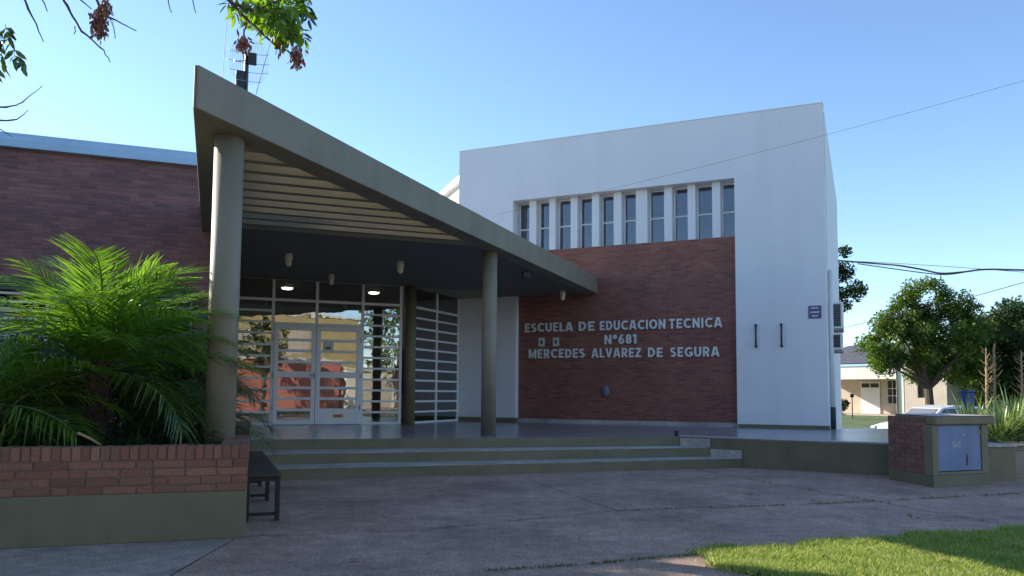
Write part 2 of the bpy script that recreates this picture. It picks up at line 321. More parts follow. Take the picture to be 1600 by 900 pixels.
def letters_mesh(body, mat, width, height, depth, gap=.17):
    mb = MB(); x = 0; rj = random.Random(body); total = sum(GL[c][0] for c in body)+gap*(len(body)-1); sx = width/total
    for c in body:
        w, strokes = GL[c]; dy = rj.uniform(-.012, .012)
        for k, pl_ in enumerate(strokes):
            y0 = -depth-.0012*k; closed = len(pl_) > 3 and (Vector(pl_[0])-Vector(pl_[-1])).length < 1e-4; P_ = [Vector(p) for p in (pl_[:-1] if closed else pl_)]; n = len(P_); L, Rr = [], []
            for i in range(n):
                d1 = (P_[i]-P_[i-1]) if (i or closed) else (P_[1]-P_[0]); d2 = (P_[(i+1) % n]-P_[i]) if (i < n-1 or closed) else d1
                d1, d2 = d1.normalized(), d2.normalized(); t = (d1+d2).normalized(); nn = Vector((-t.y, t.x)); k_ = ST/max(.5, nn.dot(Vector((-d1.y, d1.x))))
                L.append(P_[i]+nn*k_); Rr.append(P_[i]-nn*k_)
            f_ = lambda p, y: ((x+p.x)*sx, y, (p.y+dy)*height)
            m_ = n if closed else n-1; b0 = len(mb.v)
            mb.v += [f_(p, y0) for p in L]+[f_(p, y0) for p in Rr]+[f_(p, 0) for p in L]+[f_(p, 0) for p in Rr]
            for i in range(m_):
                j = (i+1) % n; q = lambda s_, i_: b0+s_*n+i_
                mb.f += [(q(0, i), q(1, i), q(1, j), q(0, j)), (q(0, j), q(2, j), q(2, i), q(0, i)), (q(1, i), q(3, i), q(3, j), q(1, j))]
            if not closed:
                for i in (0, n-1): mb.f.append((b0+i, b0+2*n+i, b0+3*n+i, b0+n+i))
        x += w+gap
    return mb.mesh('lettering', mat)

# frames of the place: hall front (W) and entrance front (D)
AW, AD = -.4227, .3632
W0 = Vector((0, 20.96, 0)); Wd = Vector((math.cos(AW), math.sin(AW), 0)); Wn = Vector((-math.sin(AW), math.cos(AW), 0))
D0 = Vector((-3.448, 18.859, 0)); Dd = Vector((math.cos(AD), math.sin(AD), 0)); Dn = Vector((-math.sin(AD), math.cos(AD), 0))
def Wp(u, v, z=0): return W0+Wd*u+Wn*v+Vector((0, 0, z))
def Dp(u, v, z=0): return D0+Dd*u+Dn*v+Vector((0, 0, z))
P = .5      # terrace height

# ================================================================== ground, roads
def terr(x, y):
    def ss(a, b, t): t = max(0, min(1, (t-a)/(b-a))); return t*t*(3-2*t)
    if x < 8: return -.03
    return -.03-.47*ss(19.5, 22, y)*(1-ss(29.6, 31.5, y))*ss(8, 9.5, x)
def axis(lo, hi, step, far):
    a = [lo+step*i for i in range(int((hi-lo)/step)+1)]
    k = step
    while a[-1] < far: k *= 1.35; a.append(a[-1]+k)
    k = step
    while a[0] > -far: k *= 1.35; a.insert(0, a[0]-k)
    return a
xs, ys = axis(-20, 40, .8, 2500), axis(-20, 60, .8, 2500)
g = MB(); g.v = [(x, y, terr(x, y)) for y in ys for x in xs]; nx = len(xs)
g.f = [(j*nx+i, j*nx+i+1, (j+1)*nx+i+1, (j+1)*nx+i) for j in range(len(ys)-1) for i in range(nx-1)]
tag(g.build('ground', M['ground'], smooth=True), kind='structure')
def sheet(name, poly, z, mat):
    o = MB().add([(x, y, z) for x, y in poly], [tuple(range(len(poly)))]).build(name, mat); return tag(o, kind='structure')
sheet('forecourt', [(-2.35, 6.75), (-2.28, 4.6), (-2.2, 1.0), (-2.2, -5), (16, -5), (16, 12.2), (8, 13.2), (4, 15), (-6, 13)], 0, M['pave'])
sheet('pavement', [(-25, -5), (-2.215, -5), (-2.215, 1.0), (-2.295, 4.6), (-2.36, 6.77), (-2.6, 7.4), (-25, .8)], 0, M['pave2'])
road = MB()
road.box(-60, 60, -14, -5.3, -.13, -.12); tag(road.build('road', M['pave2']), kind='structure')
kb = MB().box(-60, 60, -5.3, -5.0, -.14, .005).box(-60, 60, -14.3, -14, -.14, .03); tag(kb.build('kerb', M['pave2'], bevel=.02), kind='structure')
fp = MB().box(-60, 60, -18, -14.3, -.02, .02); tag(fp.build('far_pavement', M['pave2']), kind='structure')
sr = MB().box(9.4, 60, 22.4, 29.2, -.55, -.48); tag(sr.build('side_street', M['asphalt']), kind='structure')
# dark joints in the slabs with tufts of grass
jt = MB()
def joint(pts, w=.006):
    for (x0, y0), (x1, y1) in zip(pts, pts[1:]):
        d = Vector((x1-x0, y1-y0, 0)).normalized(); n = Vector((-d.y, d.x, 0)); L = math.hypot(x1-x0, y1-y0); k = max(1, int(L/.12)); prev = None
        for i in range(k+1):
            t = i/k; ww = w*rnd(.4, 1.5); c = Vector((x0+(x1-x0)*t, y0+(y1-y0)*t, .004))+n*rnd(-.008, .008)
            cur = (c-n*ww, c+n*ww)
            if prev: jt.add([prev[0], cur[0], cur[1], prev[1]], [(0, 1, 2, 3)])
            prev = cur
joints = [[(1.15, 8.55), (3.75, 9.25), (9, 11.2)], [(3.1, 13.3), (4.3, 9.6), (4.9, 7.6)], [(-2.28, 6.9), (-.9, 7.25), (1.15, 8.55)], [(1.15, 8.55), (.2, 11.8)]]
for j in joints: joint(j)
tag(jt.build('slab_joints', M['joint']), kind='structure')

# ================================================================== white hall (W frame)
hall = thing('white_hall', 'tall white school hall with a brick panel and a strip of ten narrow windows', 'building', W0, AW)
XL, XR, ZT = -1.663, 7.85, 8.045
f = MB()
f.box(XL, 0, 0, .45, 3.9, ZT); f.box(XL, .105, 0, .45, 0, 3.9)                 # left of the strip, and the panel below the canopy
f.box(0, 5.845, 0, .45, 6.49, ZT)
f.box(5.845, XR, 0, .45, 0, ZT)
f.build('facade_wall', M['white'], hall)
MB().box(XL-.01, XR+.012, -.012, .46, ZT, ZT+.02).build('parapet_cap', M['white_trim'], hall)
b_ = MB().box(.105, 5.845, .2, .44, .6, 5.1); b_.build('brick_panel', M['brick'], hall)
MB().box(.105, 5.845, .185, .43, .48, .6).build('brick_skirting', M['tread'], hall)
MB().box(5.86, XR+.012, -.012, .3, .46, .585).build('skirting', M['olive_wall'], hall)
MB().box(XL, .117, -.012, .3, .49, .62).build('skirting', M['olive_wall'], hall)
# body behind the front
bd = MB()
dl = Vector((Wd.dot(Dn), Wn.dot(Dn)))      # Dn in the W frame
A = Vector((XL, .45)); B = A+dl*9
bd.prism([(A.x+.15, A.y+.3), (XR-.001, .75), (XR-.001, 10), (B.x+.35, B.y)], 0, 7.3)
bd.build('hall_body', M['white'], hall)
sw = MB(); A2 = A+dl*.05; dn2 = Vector((-dl.y, dl.x))
sw.prism([tuple(A), tuple(A+dl*9), tuple(A+dl*9-dn2*.3), tuple(A-dn2*.3)], 4.3, 7.36); sw.build('side_wall', M['white'], hall)
sg = MB(); sg.prism([tuple(A+dn2*.16), tuple(A+dl*9+dn2*.16), tuple(A+dl*9-dn2*.2), tuple(A-dn2*.2)], 7.36, 7.55); sg.build('side_gutter', M['white_trim'], hall, .02)
MB().box(XR, XR+.02, .44, 9.9, 0, 7.98).build('side_face', M['white'], hall)
# windows and fins
cx = [(.197+.389)/2]
wl = [.24, .80, 1.385, 1.975, 2.56, 3.15, 3.87, 4.475, 5.06, 5.63]
fr0 = [.42, 1.0, 1.61, 2.20, 2.79, 3.38, 4.11, 4.70, 5.30]; fw0 = [.20, .18, .19, .20, .21, .30, .20, .19, .20]
for k in range(9):
    MB().box(fr0[k]-.02, fr0[k]+fw0[k]-.02, .195, .5, 5.102, 6.49).build('fin', M['white'], hall, .006)
MB().box(0, 5.845, .44, .62, 5.0, 5.1).build('window_sill', M['white'], hall)
edges = [0]+[v for k in range(9) for v in (fr0[k]-.02, fr0[k]+fw0[k]-.02)]+[5.845]
for k in range(10):
    a, bb = edges[2*k], edges[2*k+1]
    w = MB(); z0, z1 = 5.1, 6.49; y0, y1 = .46, .51; t = .035
    w.box(a, a+t, y0, y1, z0, z1); w.box(bb-t, bb, y0, y1, z0, z1); w.box(a+t, bb-t, y0, y1, z1-t, z1); w.box(a+t, bb-t, y0, y1, z0, z0+t); w.box(a+t, bb-t, y0, y1, 5.74, 5.785)
    fr = w.build('window_frame', M['white_trim'], hall)
    MB().box(a+t, bb-t, .482, .488, z0+t, z1-t).build('window_pane', M['glass_win'], fr)
    cu2 = MB(); nn = 14
    for i in range(nn):
        xa, xb = a+(bb-a)*i/nn, a+(bb-a)*(i+1)/nn; ya = .56+.02*math.sin(i*2.1+k); yb = .56+.02*math.sin((i+1)*2.1+k)
        cu2.add([(xa, ya, z0), (xb, yb, z0), (xb, yb, z1), (xa, ya, z1)], [(0, 1, 2, 3)])
    cu2.build('curtain', M['curtain'], fr, smooth=True)
MB().box(0, 5.85, .66, .7, 5.0, 6.6).build('window_back', M['dark'], hall)

# lettering
sign = thing('school_name_sign', 'three lines of off-white raised capitals on the brick panel', 'sign', Wp(.4, .2, 2.2), AW)
for body, x0, x1, z, h in (('ESCUELA', .305, 1.66, 2.906, .24), ('DE', 1.83, 2.25, 2.906, .24), ('EDUCACION', 2.405, 4.11, 2.902, .24), ('TECNICA', 4.20, 5.49, 2.902, .24),
                           ('No', 2.53, 2.86, 2.543, .24), ('681', 2.90, 3.37, 2.543, .24),
                           ('MERCEDES', .42, 1.99, 2.205, .24), ('ALVAREZ', 2.185, 3.485, 2.2, .24), ('DE', 3.665, 4.035, 2.197, .24), ('SEGURA', 4.23, 5.415, 2.195, .24)):
    o = link('lettering', letters_mesh(body, M['letter'], x1-x0, h, .035), sign); o.location = (x0-.4, -.008, z-2.2)
def on_wall(name, label, cat, u, z, off, group=None): return thing(name, label, cat, Wp(u, off, z), AW, group)
for u, lab in ((.78, 'white framed notice under the word ESCUELA, nearer the canopy'), (1.19, 'white framed notice under the word ESCUELA, nearer the number 681')):
    t = on_wall('framed_notice', lab, 'notice', u, 2.635, .2, 'framed notices among the lettering')
    MB().box(-.085, .085, -.025, 0, -.115, .115).build('frame', M['paper'], t, .004)
    MB().box(-.035, .035, -.029, -.02, -.05, .05).build('print', M['print'], t)
t = on_wall('wall_bell', 'small oval grey-blue box low on the brick panel', 'wall box', 2.56, 1.345, .2)
v = MB().rings([[(sx*.1*math.cos(a), y, sx*.145*math.sin(a)) for a in [2*math.pi*i/24 for i in range(24)]] for sx, y in ((1, 0), (1, -.05), (.86, -.075), (.3, -.085))])
v.build('cover', M['bell_grey'], t, smooth=True); MB().box(-.02, .02, -.095, -.08, -.03, .03).build('button', M['print'], t, .004)
for u, lab in ((6.30, 'black vertical wall bracket on the white wall, nearer the brick panel'), (6.87, 'black vertical wall bracket on the white wall, nearer the purple plaque')):
    t = on_wall('wall_bracket', lab, 'bracket', u, 2.655, 0, 'flag brackets on the white wall')
    MB().tube([(0, -.07, -.25), (0, -.075, 0), (0, -.07, .25)], .02, 8).build('bar', M['black'], t, smooth=True)
    for z in (-.25, .25):
        MB().tube([(0, .0, z), (0, -.085, z)], .03, 8).build('mount', M['black'], t)
t = on_wall('plaque', 'small purple plaque on the white wall near its right corner', 'plaque', 7.6, 3.175, 0)
MB().box(-.14, .14, -.02, 0, -.145, .145).build('plate', M['purple'], t, .004)
for z, wd in ((.09, .16), (-.005, .2), (-.09, .13)): MB().box(-wd/2, wd/2, -.023, -.019, z-.016, z+.016).build('text_line', M['paper'], t)
# air conditioners on the right side
for z, h, dpt, yy, lab in ((2.83, .62, .31, .55, 'white air conditioner casing on the side wall, the upper and larger one'), (2.33, .4, .29, .5, 'white air conditioner casing on the side wall, the lower and smaller one')):
    t = thing('air_conditioner', lab, 'air conditioner', Wp(XR+.02, yy, z), AW, 'air conditioners on the side wall')
    MB().box(0, dpt, 0, .8, 0, h).build('casing', M['white_trim'], t, .012)
    gr = MB().box(.05, dpt-.05, -.006, .004, .05, h-.05); gr.build('grille', M['print'], t)
    sl_ = MB()
    for i in range(9): zz = .06+(h-.12)*i/9; sl_.box(.05, dpt-.05, -.012, -.002, zz, zz+.012)
    sl_.build('grille_slats', M['black'], t)
    for yb in (.05, .7): MB().box(0, dpt, yb, yb+.04, -.05, -.002).build('bracket', M['grey_metal'], t)
t = thing('downpipe', 'rain pipe at the hall corner, white above and dark green below', 'drainpipe', Wp(XR+.075, .52, 0), AW)
MB().cyl(0, 0, [(.05, .98), (.05, 4.2)], 12).build('upper_pipe', M['white_trim'], t, smooth=True)
MB().cyl(0, 0, [(.062, .42), (.062, .98), (.055, 1.0)], 12).build('lower_pipe', M['green_paint'], t, smooth=True)

# ================================================================== brick wing on the left (D frame)
VL, UR = -5.2, -3.45
wing = thing('brick_wing', 'low dark brick wing behind the planter with a pale blue roof edge', 'building', Dp(0, VL), AD)
f = MB()
f.box(-30, UR, 0, .35, 2.95, 4.93); f.box(-30, UR, 0, .35, 0, 1.55)
f.box(UR-.38, UR, 0, .35, 1.55, 2.95); f.box(-10.6, -9.4, 0, .35, 1.55, 2.75)
f.box(UR-.35, UR, .35, 5.6, 0, 3.86)
f.build('wall', M['brick_left'], wing)
MB().box(-30, UR-.385, -.03, .3, 2.76, 2.948).build('lintel', M['lintel'], wing, .006)
MB().box(-30, UR+.02, -.10, .36, 4.93, 5.05).build('roof_edge', M['gutter'], wing, .006)
MB().box(-30, UR+.02, -.06, .36, 5.053, 5.16).build('roof_flashing', M['gutter'], wing, .006)
MB().box(-30, UR-.01, .36, 5.5, 4.85, 5.0).build('roof', M['grey_metal'], wing)
for x0, x1 in ((-9.35, -5.9), (-5.8, UR-.4)):
    w = MB(); k = 9
    for i in range(k+1): z = 1.57+1.15*i/k; w.box(x0, x1, .03, .06, z-.018, z+.018)
    n = max(2, int((x1-x0)/.85))
    for i in range(n+1): x = x0+(x1-x0)*i/n; w.box(x-.02, x+.02, .061, .10, 1.55, 2.75)
    wf = w.build('window_grille', M['white_trim'], wing)
    MB().box(x0, x1, .2, .21, 1.55, 2.75).build('window_pane', M['glass_dark'], wf)
MB().box(-30, UR-.4, 2.5, 2.6, 0, 4.8).build('inner_wall', M['dark'], wing)
MB().box(-30, UR-.4, .36, 2.5, 1.4, 1.5).build('inner_floor', M['dark'], wing)

# ================================================================== entrance hall glazing (D frame)
ent = thing('entrance_hall', 'glazed entrance under the canopy with white bars and white double doors', 'building entrance', Dp(0, 0), AD)
BAR = M['white_trim']; ZG = [3.4-(3.4-.53)*i/11 for i in range(12)]
def bars(x0, x1, zs, h=.026, y0=-.02, y1=.02):
    m_ = MB()
    for z in zs: m_.box(x0, x1, y0, y1, z-h, z+h)
    return m_
def posts(xs_, z0, z1, w=.032, y0=-.03, y1=.03):
    m_ = MB()
    for x in xs_: m_.box(x-w, x+w, y0, y1, z0, z1)
    return m_
UL = -4.05
fr = posts([UL, -3.2, -2.235, .77], P, 3.92).build('screen_post', BAR, ent)
posts([-.165], P, 3.92).build('screen_post', BAR, ent)
posts([-1.247], 2.84, 3.92).build('screen_post', BAR, ent)
bars(UL, .80, [3.9, 3.4], .03, -.025, .025).build('transom', BAR, ent)
bars(-2.2, -.2, [2.845], .03, -.028, .028).build('door_head', BAR, ent)
bars(UL+.03, -2.27, ZG[1:], .024).build('screen_bar', BAR, ent)
bars(-.13, .74, ZG[1:], .024).build('screen_bar', BAR, ent)
for x0, x1, z0, z1 in ((UL, -3.23, P, 3.88), (-3.17, -2.27, P, 3.88), (-2.2, -1.28, 2.88, 3.88), (-1.215, -.2, 2.88, 3.88), (-.13, .74, P, 3.88)):
    MB().box(x0, x1, -.004, .002, z0, z1).build('glass_pane', M['glass_door'], ent)
for x0, x1, solid in ((-2.2, -1.252, False), (-1.242, -.2, True)):
    d = MB(); z0, z1 = P+.01, 2.81; st = .1
    d.box(x0, x0+st, -.045, 0, z0, z1); d.box(x1-st, x1, -.045, 0, z0, z1); d.box(x0+st, x1-st, -.045, 0, 2.705, z1)
    d.box(x0+st, x1-st, -.045, 0, 1.60, 1.74); d.box(x0+st, x1-st, -.045, 0, z0, .88 if solid else .61)
    for z in (2.475, 2.22, 1.96): d.box(x0+st, x1-st, -.043, 0, z-.032, z+.032)
    for z in (1.36, 1.11)+(() if solid else (.845,)): d.box(x0+st, x1-st, -.043, 0, z-.032, z+.032)
    do = d.build('door', BAR, ent, .004)
    MB().box(x0+st, x1-st, -.02, -.014, z0+.1, 2.7).build('glass', M['glass_door'], do)
    for z in (.9, 1.65, 2.5): MB().cyl(x0 if not solid else x1, -.055, [(.012, z-.06), (.012, z+.06)], 8).build('hinge', M['grey_metal'], do)
    if solid:
        MB().box(-.83, -.58, -.055, -.04, .665, .745).build('letter_slot', M['brass'], do, .004)
        MB().box(-.79, -.62, -.058, -.054, .69, .72).build('slot_opening', M['black'], do)
    else:
        MB().box(-1.30, -1.27, -.06, -.045, 1.56, 1.72).build('lock_plate', M['grey_metal'], do, .003)
        MB().tube([(-1.285, -.05, 1.665), (-1.285, -.1, 1.665), (-1.40, -.105, 1.66)], .011, 8).build('handle', M['grey_metal'], do)
# glazing that turns towards the hall (perpendicular to the hall front)
g2 = bpy.data.objects.new('side_screen', None)
gp = Matrix.Rotation(AW-AD+math.pi/2, 4, 'Z'); base = Wp(-1.62, -2.45)-Dp(0, 0); base.rotate(Euler((0, 0, -AD)))
def place2(mb, name, mat, sm=False):
    mb.xform(Matrix.Translation(base) @ gp); return mb.build(name, mat, ent)
L2 = 2.42
place2(posts([.03, L2/2, L2-.03], P, 3.92), 'screen_post', BAR)
place2(bars(0, L2, [3.9, 3.4], .03, -.025, .025), 'transom', BAR)
place2(bars(.06, L2-.06, ZG[1:], .024), 'screen_bar', BAR)
place2(MB().box(.06, L2-.06, -.004, .002, P, 3.88), 'glass_pane', M['glass_door'])
# room inside
rm = MB(); rm.box(-4.2, 3.2, 5.2, 5.3, P, 3.9); rm.box(-4.2, -4.1, .2, 5.2, P, 3.9); rm.build('inner_wall', M['room_wall'], ent)
MB().box(-4.1, 3.2, .06, 5.2, P-.03, P+.006).build('inner_floor', M['tile'], ent)
MB().box(-4.1, 3.2, .06, 5.2, 3.868, 3.9).build('inner_ceiling', M['room_wall'], ent)
for u, lab in ((-1.85, 'lit round ceiling lamp inside the entrance, above the left door leaf'), (.3, 'lit round ceiling lamp inside the entrance, above the barred panel right of the doors')):
    t = thing('ceiling_lamp', lab, 'lamp', Dp(u, 1.1, 3.868), AD, 'lit lamps inside the entrance')
    MB().cyl(0, 0, [(.17, -.001), (.17, -.03), (.15, -.04)], 20).build('lamp_base', M['white_trim'], t)
    MB().cyl(0, 0, [(.14, -.04), (.12, -.07), (.05, -.085)], 20).build('lamp_glass', M['lamp_on'], t, smooth=True)
t = thing('notice_board', 'dark notice board with pale sheets inside the side glazing', 'notice board', Dp(1.9, 2.9, 1.2), AW+.5)
MB().box(-.5, .5, 0, .04, 0, 1.3).build('board', M['dark'], t)
for x, z, a, c in ((-.35, .7, .22, .3), (-.05, .75, .25, .36), (.22, .62, .2, .28), (-.3, .2, .3, .22), (.12, .15, .24, .3)): MB().box(x, x+a, -.006, -.001, z, z+c).build('sheet', M['paper'], t)
t = thing('reception_desk', 'brown desk standing inside the entrance hall', 'desk', Dp(-2.2, 3.4, P), AD)
MB().box(0, 1.8, 0, .7, .72, .76).build('desktop', M['bench_wood'], t, .005); MB().box(.05, 1.75, .05, .09, 0, .72).build('front_panel', M['brass'], t)
for x in (.05, 1.7): MB().box(x, x+.05, .1, .65, 0, .72).build('side_panel', M['bench_wood'], t)
nt_ = tag(MB().box(-.117, .117, -.004, 0, -.118, .118).build('paper_notice', M['paper']), 'white paper notice stuck inside the top of the right door', 'notice')
nt_.location = Dp(-.965, -.046, 2.35); nt_.rotation_euler = (0, 0, AD)
t = nt_; MB().box(-.07, .05, -.006, -.0045, -.08, -.02).build('print', M['print'], t)

# ================================================================== canopy
T = Vector((-2.95, 7.03, 0)); fd = Vector((.3655, .9308, 0)).normalized(); ld = Dn.copy()              # fascia runs to the hall, left edge to the wing
ZS, ZF = 3.87, 4.285
can = thing('entrance_canopy', 'olive concrete wedge canopy with round columns and an open beamed corner', 'canopy', (0, 0, 0), 0)
def xy(v): return (v.x, v.y)
Lf = 14.0; Ll = 6.1
E = T+fd*14.12; Wc = Wp(XL, 0)
# edge beams meeting at the tip with a small chamfer
fn = Vector((-fd.y, fd.x, 0)); ln = Vector((ld.y, -ld.x, 0))                # inward normals
def isect(p, d, q, e):
    k = ((q-p).x*e.y-(q-p).y*e.x)/(d.x*e.y-d.y*e.x); return p+d*k
bw = .34
inn = isect(T+fn*bw, fd, T+ln*bw, ld)
c1 = T+fd*.06; c2 = T+ld*.06
MB().prism([xy(c1), xy(E), xy(E+fn*bw), xy(inn), xy((c1+c2)/2)], ZS, ZF).build('front_beam', M['olive'], can, .01)
LE = T+ld*Ll
MB().prism([xy(c2), xy((c1+c2)/2), xy(inn), xy(LE+ln*bw), xy(LE)], ZS, ZF).build('left_beam', M['olive'], can, .01)
VS = -5.72
s1 = isect(T+ln*bw, ld, Dp(0, VS), Dd); s2 = isect(T+fn*bw, fd, Dp(0, VS), Dd)
e_in = E+fn*bw
slab = [s1, s2, e_in, Wp(XL-.02, -.01), Wp(XL-.5, .3), Dp(.9, .3), Dp(UR-.02, .3), Dp(UR-.02, VL-.0), LE+ln*bw]
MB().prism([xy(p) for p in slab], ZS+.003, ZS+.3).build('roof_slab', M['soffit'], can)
k = 0
for i in range(10):
    vv = -10.0+.445*i
    a = isect(T+ln*bw, ld, Dp(0, vv), Dd); b2 = isect(T+fn*bw, fd, Dp(0, vv), Dd)
    if (b2-a).dot(Dd) < .05 or vv+.12 > VS: continue
    MB().prism([xy(a), xy(b2), xy(isect(T+fn*bw, fd, Dp(0, vv+.13), Dd)), xy(isect(T+ln*bw, ld, Dp(0, vv+.13), Dd))], ZS+.03, ZS+.27).build('cross_beam', M['tan'], can)
def column(x, y, r, z0, mat): 
    return MB().cyl(x, y, [(r, z0), (r, ZS+.01)], 40).build('column', mat, can, smooth=True)
column(-2.93, 7.92, .146, .3, M['olive']); column(-.42, 14.36, .137, P-.01, M['olive'])
c3 = Dp(1.0, -.02); column(c3.x, c3.y, .145, P-.01, M['olive_dark'])  # darker olive on this column paints in the shade deep under the canopy

# lamps under the canopy
def ceil_lamp(x, y, label, scale=1., mat='lamp'):
    scale *= .85
    t = thing('canopy_lamp', label, 'lamp', (x, y, ZS+.003), 0, 'lamps fixed under the canopy')
    MB().cyl(0, 0, [(.075*scale, 0), (.08*scale, -.03), (.062*scale, -.035)], 18).build('lamp_base', M[mat], t, smooth=False)
    MB().cyl(0, 0, [(.06*scale, -.03), (.085*scale, -.05), (.085*scale, -.12), (.07*scale, -.13)], 18).build('lamp_body', M[mat], t)
    MB().cyl(0, 0, [(.065*scale, -.13), (.07*scale, -.2), (.04*scale, -.235)], 18).build('lamp_shade', M[mat], t)
ceil_lamp(-4.25, 14.72, 'ivory lamp under the canopy, above the left of the entrance doors')
ceil_lamp(-2.24, 15.5, 'ivory lamp under the canopy, left of the slim round column')
ceil_lamp(-4.02, 17.25, 'ivory lamp under the canopy, deepest in, just above the transom windows', .9)
ceil_lamp(1.28, 19.75, 'ivory lamp under the canopy tip beside the brick panel', .95)
t = thing('floodlight', 'small black square lamp under the canopy, right of the slim column', 'lamp', (.28, 16.3, ZS+.003), .3)
MB().box(-.02, .02, -.02, .02, -.06, 0).build('bracket', M['black'], t); MB().box(-.08, .08, -.05, .05, -.19, -.06).build('housing', M['black'], t, .01)

# ================================================================== terrace and steps
ter = thing('entrance_terrace', 'raised terrace with olive painted risers and pale treads before the doors', 'terrace', (0, 0, 0), 0)
r1 = (Vector((-3.80, 11.10)), Vector((4.03, 13.76))); r2 = (Vector((-3.98, 11.73)), Vector((3.55, 14.06))); r3 = (Vector((-4.2, 12.5)), Vector((3.07, 14.36)))
ed = Vector((.853, -.522)); far = r3[1]+ed*3.7
body = [tuple(r3[0]), tuple(r3[1]), tuple(far), (8.2, 12.6), (11.2, 16.2), (9.6, 19.0), xy(Wp(XR-.3, .3)), xy(Wp(.2, .3)), xy(Wp(XL, .2)), xy(Dp(.95, .08)), xy(Dp(UR-.3, .08)), xy(Dp(UR-.3, VL+.2)), (-5.2, 12.7)]
MB().prism(body, -.3, P-.02).build('base', M['olive_wall'], ter)
MB().prism(body, P-.019, P).build('floor', M['tile'], ter)
nrm = Vector((-(r3[1]-r3[0]).y, (r3[1]-r3[0]).x)).normalized()
MB().prism([tuple(r3[0]-nrm*.004), tuple(r3[1]-nrm*.004), tuple(r3[1]+nrm*.02), tuple(r3[0]+nrm*.02)], .34, P-.001).build('riser', M['olive_dark'], ter)
for (a, b2), z0, z1, bk in ((r1, -.2, .167, r2), (r2, .167, .333, r3)):
    k0 = r3[0] if bk is r3 else r2[0]
    poly = [tuple(a), tuple(b2), tuple(bk[1]), tuple(bk[0])] if bk is r3 else [tuple(a), tuple(b2), tuple(r2[1]+Vector((.0, .0))), tuple(r2[0])]
    st = MB().prism(poly, z0, z1-.012) 
    if bk is r2: pass
    st.build('riser', M['olive_dark'], ter)
    nn = Vector((-(b2-a).y, (b2-a).x)).normalized()
    MB().prism([tuple(Vector(p)+(nn*.01 if i < 2 else Vector((0, 0)))) for i, p in enumerate(poly)], z1-.011, z1).build('tread', M['tread'], ter)
MB().prism([tuple(r2[0]), tuple(r2[1]), tuple(r3[1]), tuple(r3[0])], -.2, .166).build('under_step', M['olive_dark'], ter)
en = Vector((ed.y, -ed.x)) if False else Vector((-.522, -.853))
for a, b2, z0, z1 in ((r3[1], r2[1], .334, .478), (r2[1], r1[1], .168, .30)):
    a_, b_2 = a+ed*.01, b2-ed*.0
    MB().prism([tuple(a_+en*.003), tuple(b_2+en*.003), tuple(b_2+en*.02), tuple(a_+en*.02)], z0, z1).build('end_tile', M['tread'], ter)
MB().prism([tuple(r3[1]+en*.02), tuple(far+en*.02), tuple(far-en*.25), tuple(r3[1]-en*.25)], P+.001, P+.012).build('edge_strip', M['tread'], ter)
st = tag(MB().cyl(0, 0, [(.035, 0), (.035, .07), (.045, .075), (.045, .1)], 10).build('metal_stub', M['black']), 'short black metal stub on the terrace corner above the steps', 'stub'); st.location = (3.03, 14.42, P)

# ================================================================== planter
PA = R(18.2)
pl = thing('planter', 'long raised planter of worn red brick on a painted olive base', 'planter', (-2.286, 6.849, 0), PA)
MB().box(-9, 0, 0, .22, 0, .40).box(-.22, 0, .22, 6.1, 0, .40).build('rendered_base', M['olive_wall'], pl, .006)
MB().box(-9, -.012, .012, .2, .40, .785).box(-.2, -.012, .2, 6.1, .40, .785).build('mortar', M['mortar'], pl)
bk_ = MB()
def one_brick(x0, x1, y0, y1, z0, z1):
    j = lambda: rnd(-.004, .004)
    c = bk_; n = len(c.v); c.box(x0+j(), x1+j(), y0+j(), y1, z0+j()*.5, z1+j()*.5)
for r in range(4):
    z0 = .405+r*.0685; x = -.0-(.12 if r % 2 else 0)
    one_brick(-.24 if not r % 2 else -.12, 0, 0, .11, z0, z0+.058)
    x = -.25 if not r % 2 else -.13
    while x > -9:
        L = random.choice((.24, .24, .24, .115)); one_brick(x-L, x, rnd(-.003, .004), .11, z0, z0+.058); x -= L+.011
    y = .13 if r % 2 else .13
    while y < 6:
        one_brick(-.11, rnd(-.003, .003), y, y+.24, z0, z0+.058); y += .251
z0 = .405+4*.0685; x = 0
while x > -9:
    one_brick(x-.062, x, rnd(-.003, .003), .23, z0, .79+rnd(-.003, .003)); x -= .072
y = .24
while y < 6:
    one_brick(-.23, rnd(-.003, .003), y, y+.062, z0, .79+rnd(-.003, .003)); y += .072
bk_.build('brickwork', M['brick_island'], pl, .004)
so = MB(); nx_, ny_ = 40, 28
so.v = [(-9+8.8*i/nx_, .2+5.9*j/ny_, .68+rnd(-.03, .05)) for j in range(ny_+1) for i in range(nx_+1)]
so.f = [(j*(nx_+1)+i, j*(nx_+1)+i+1, (j+1)*(nx_+1)+i+1, (j+1)*(nx_+1)+i) for j in range(ny_) for i in range(nx_)]
so.build('soil', M['soil'], pl, smooth=True)
def plw(x, y, z=.69):
    return Vector((-2.286+x*math.cos(PA)-y*math.sin(PA), 6.849+x*math.sin(PA)+y*math.cos(PA), z))

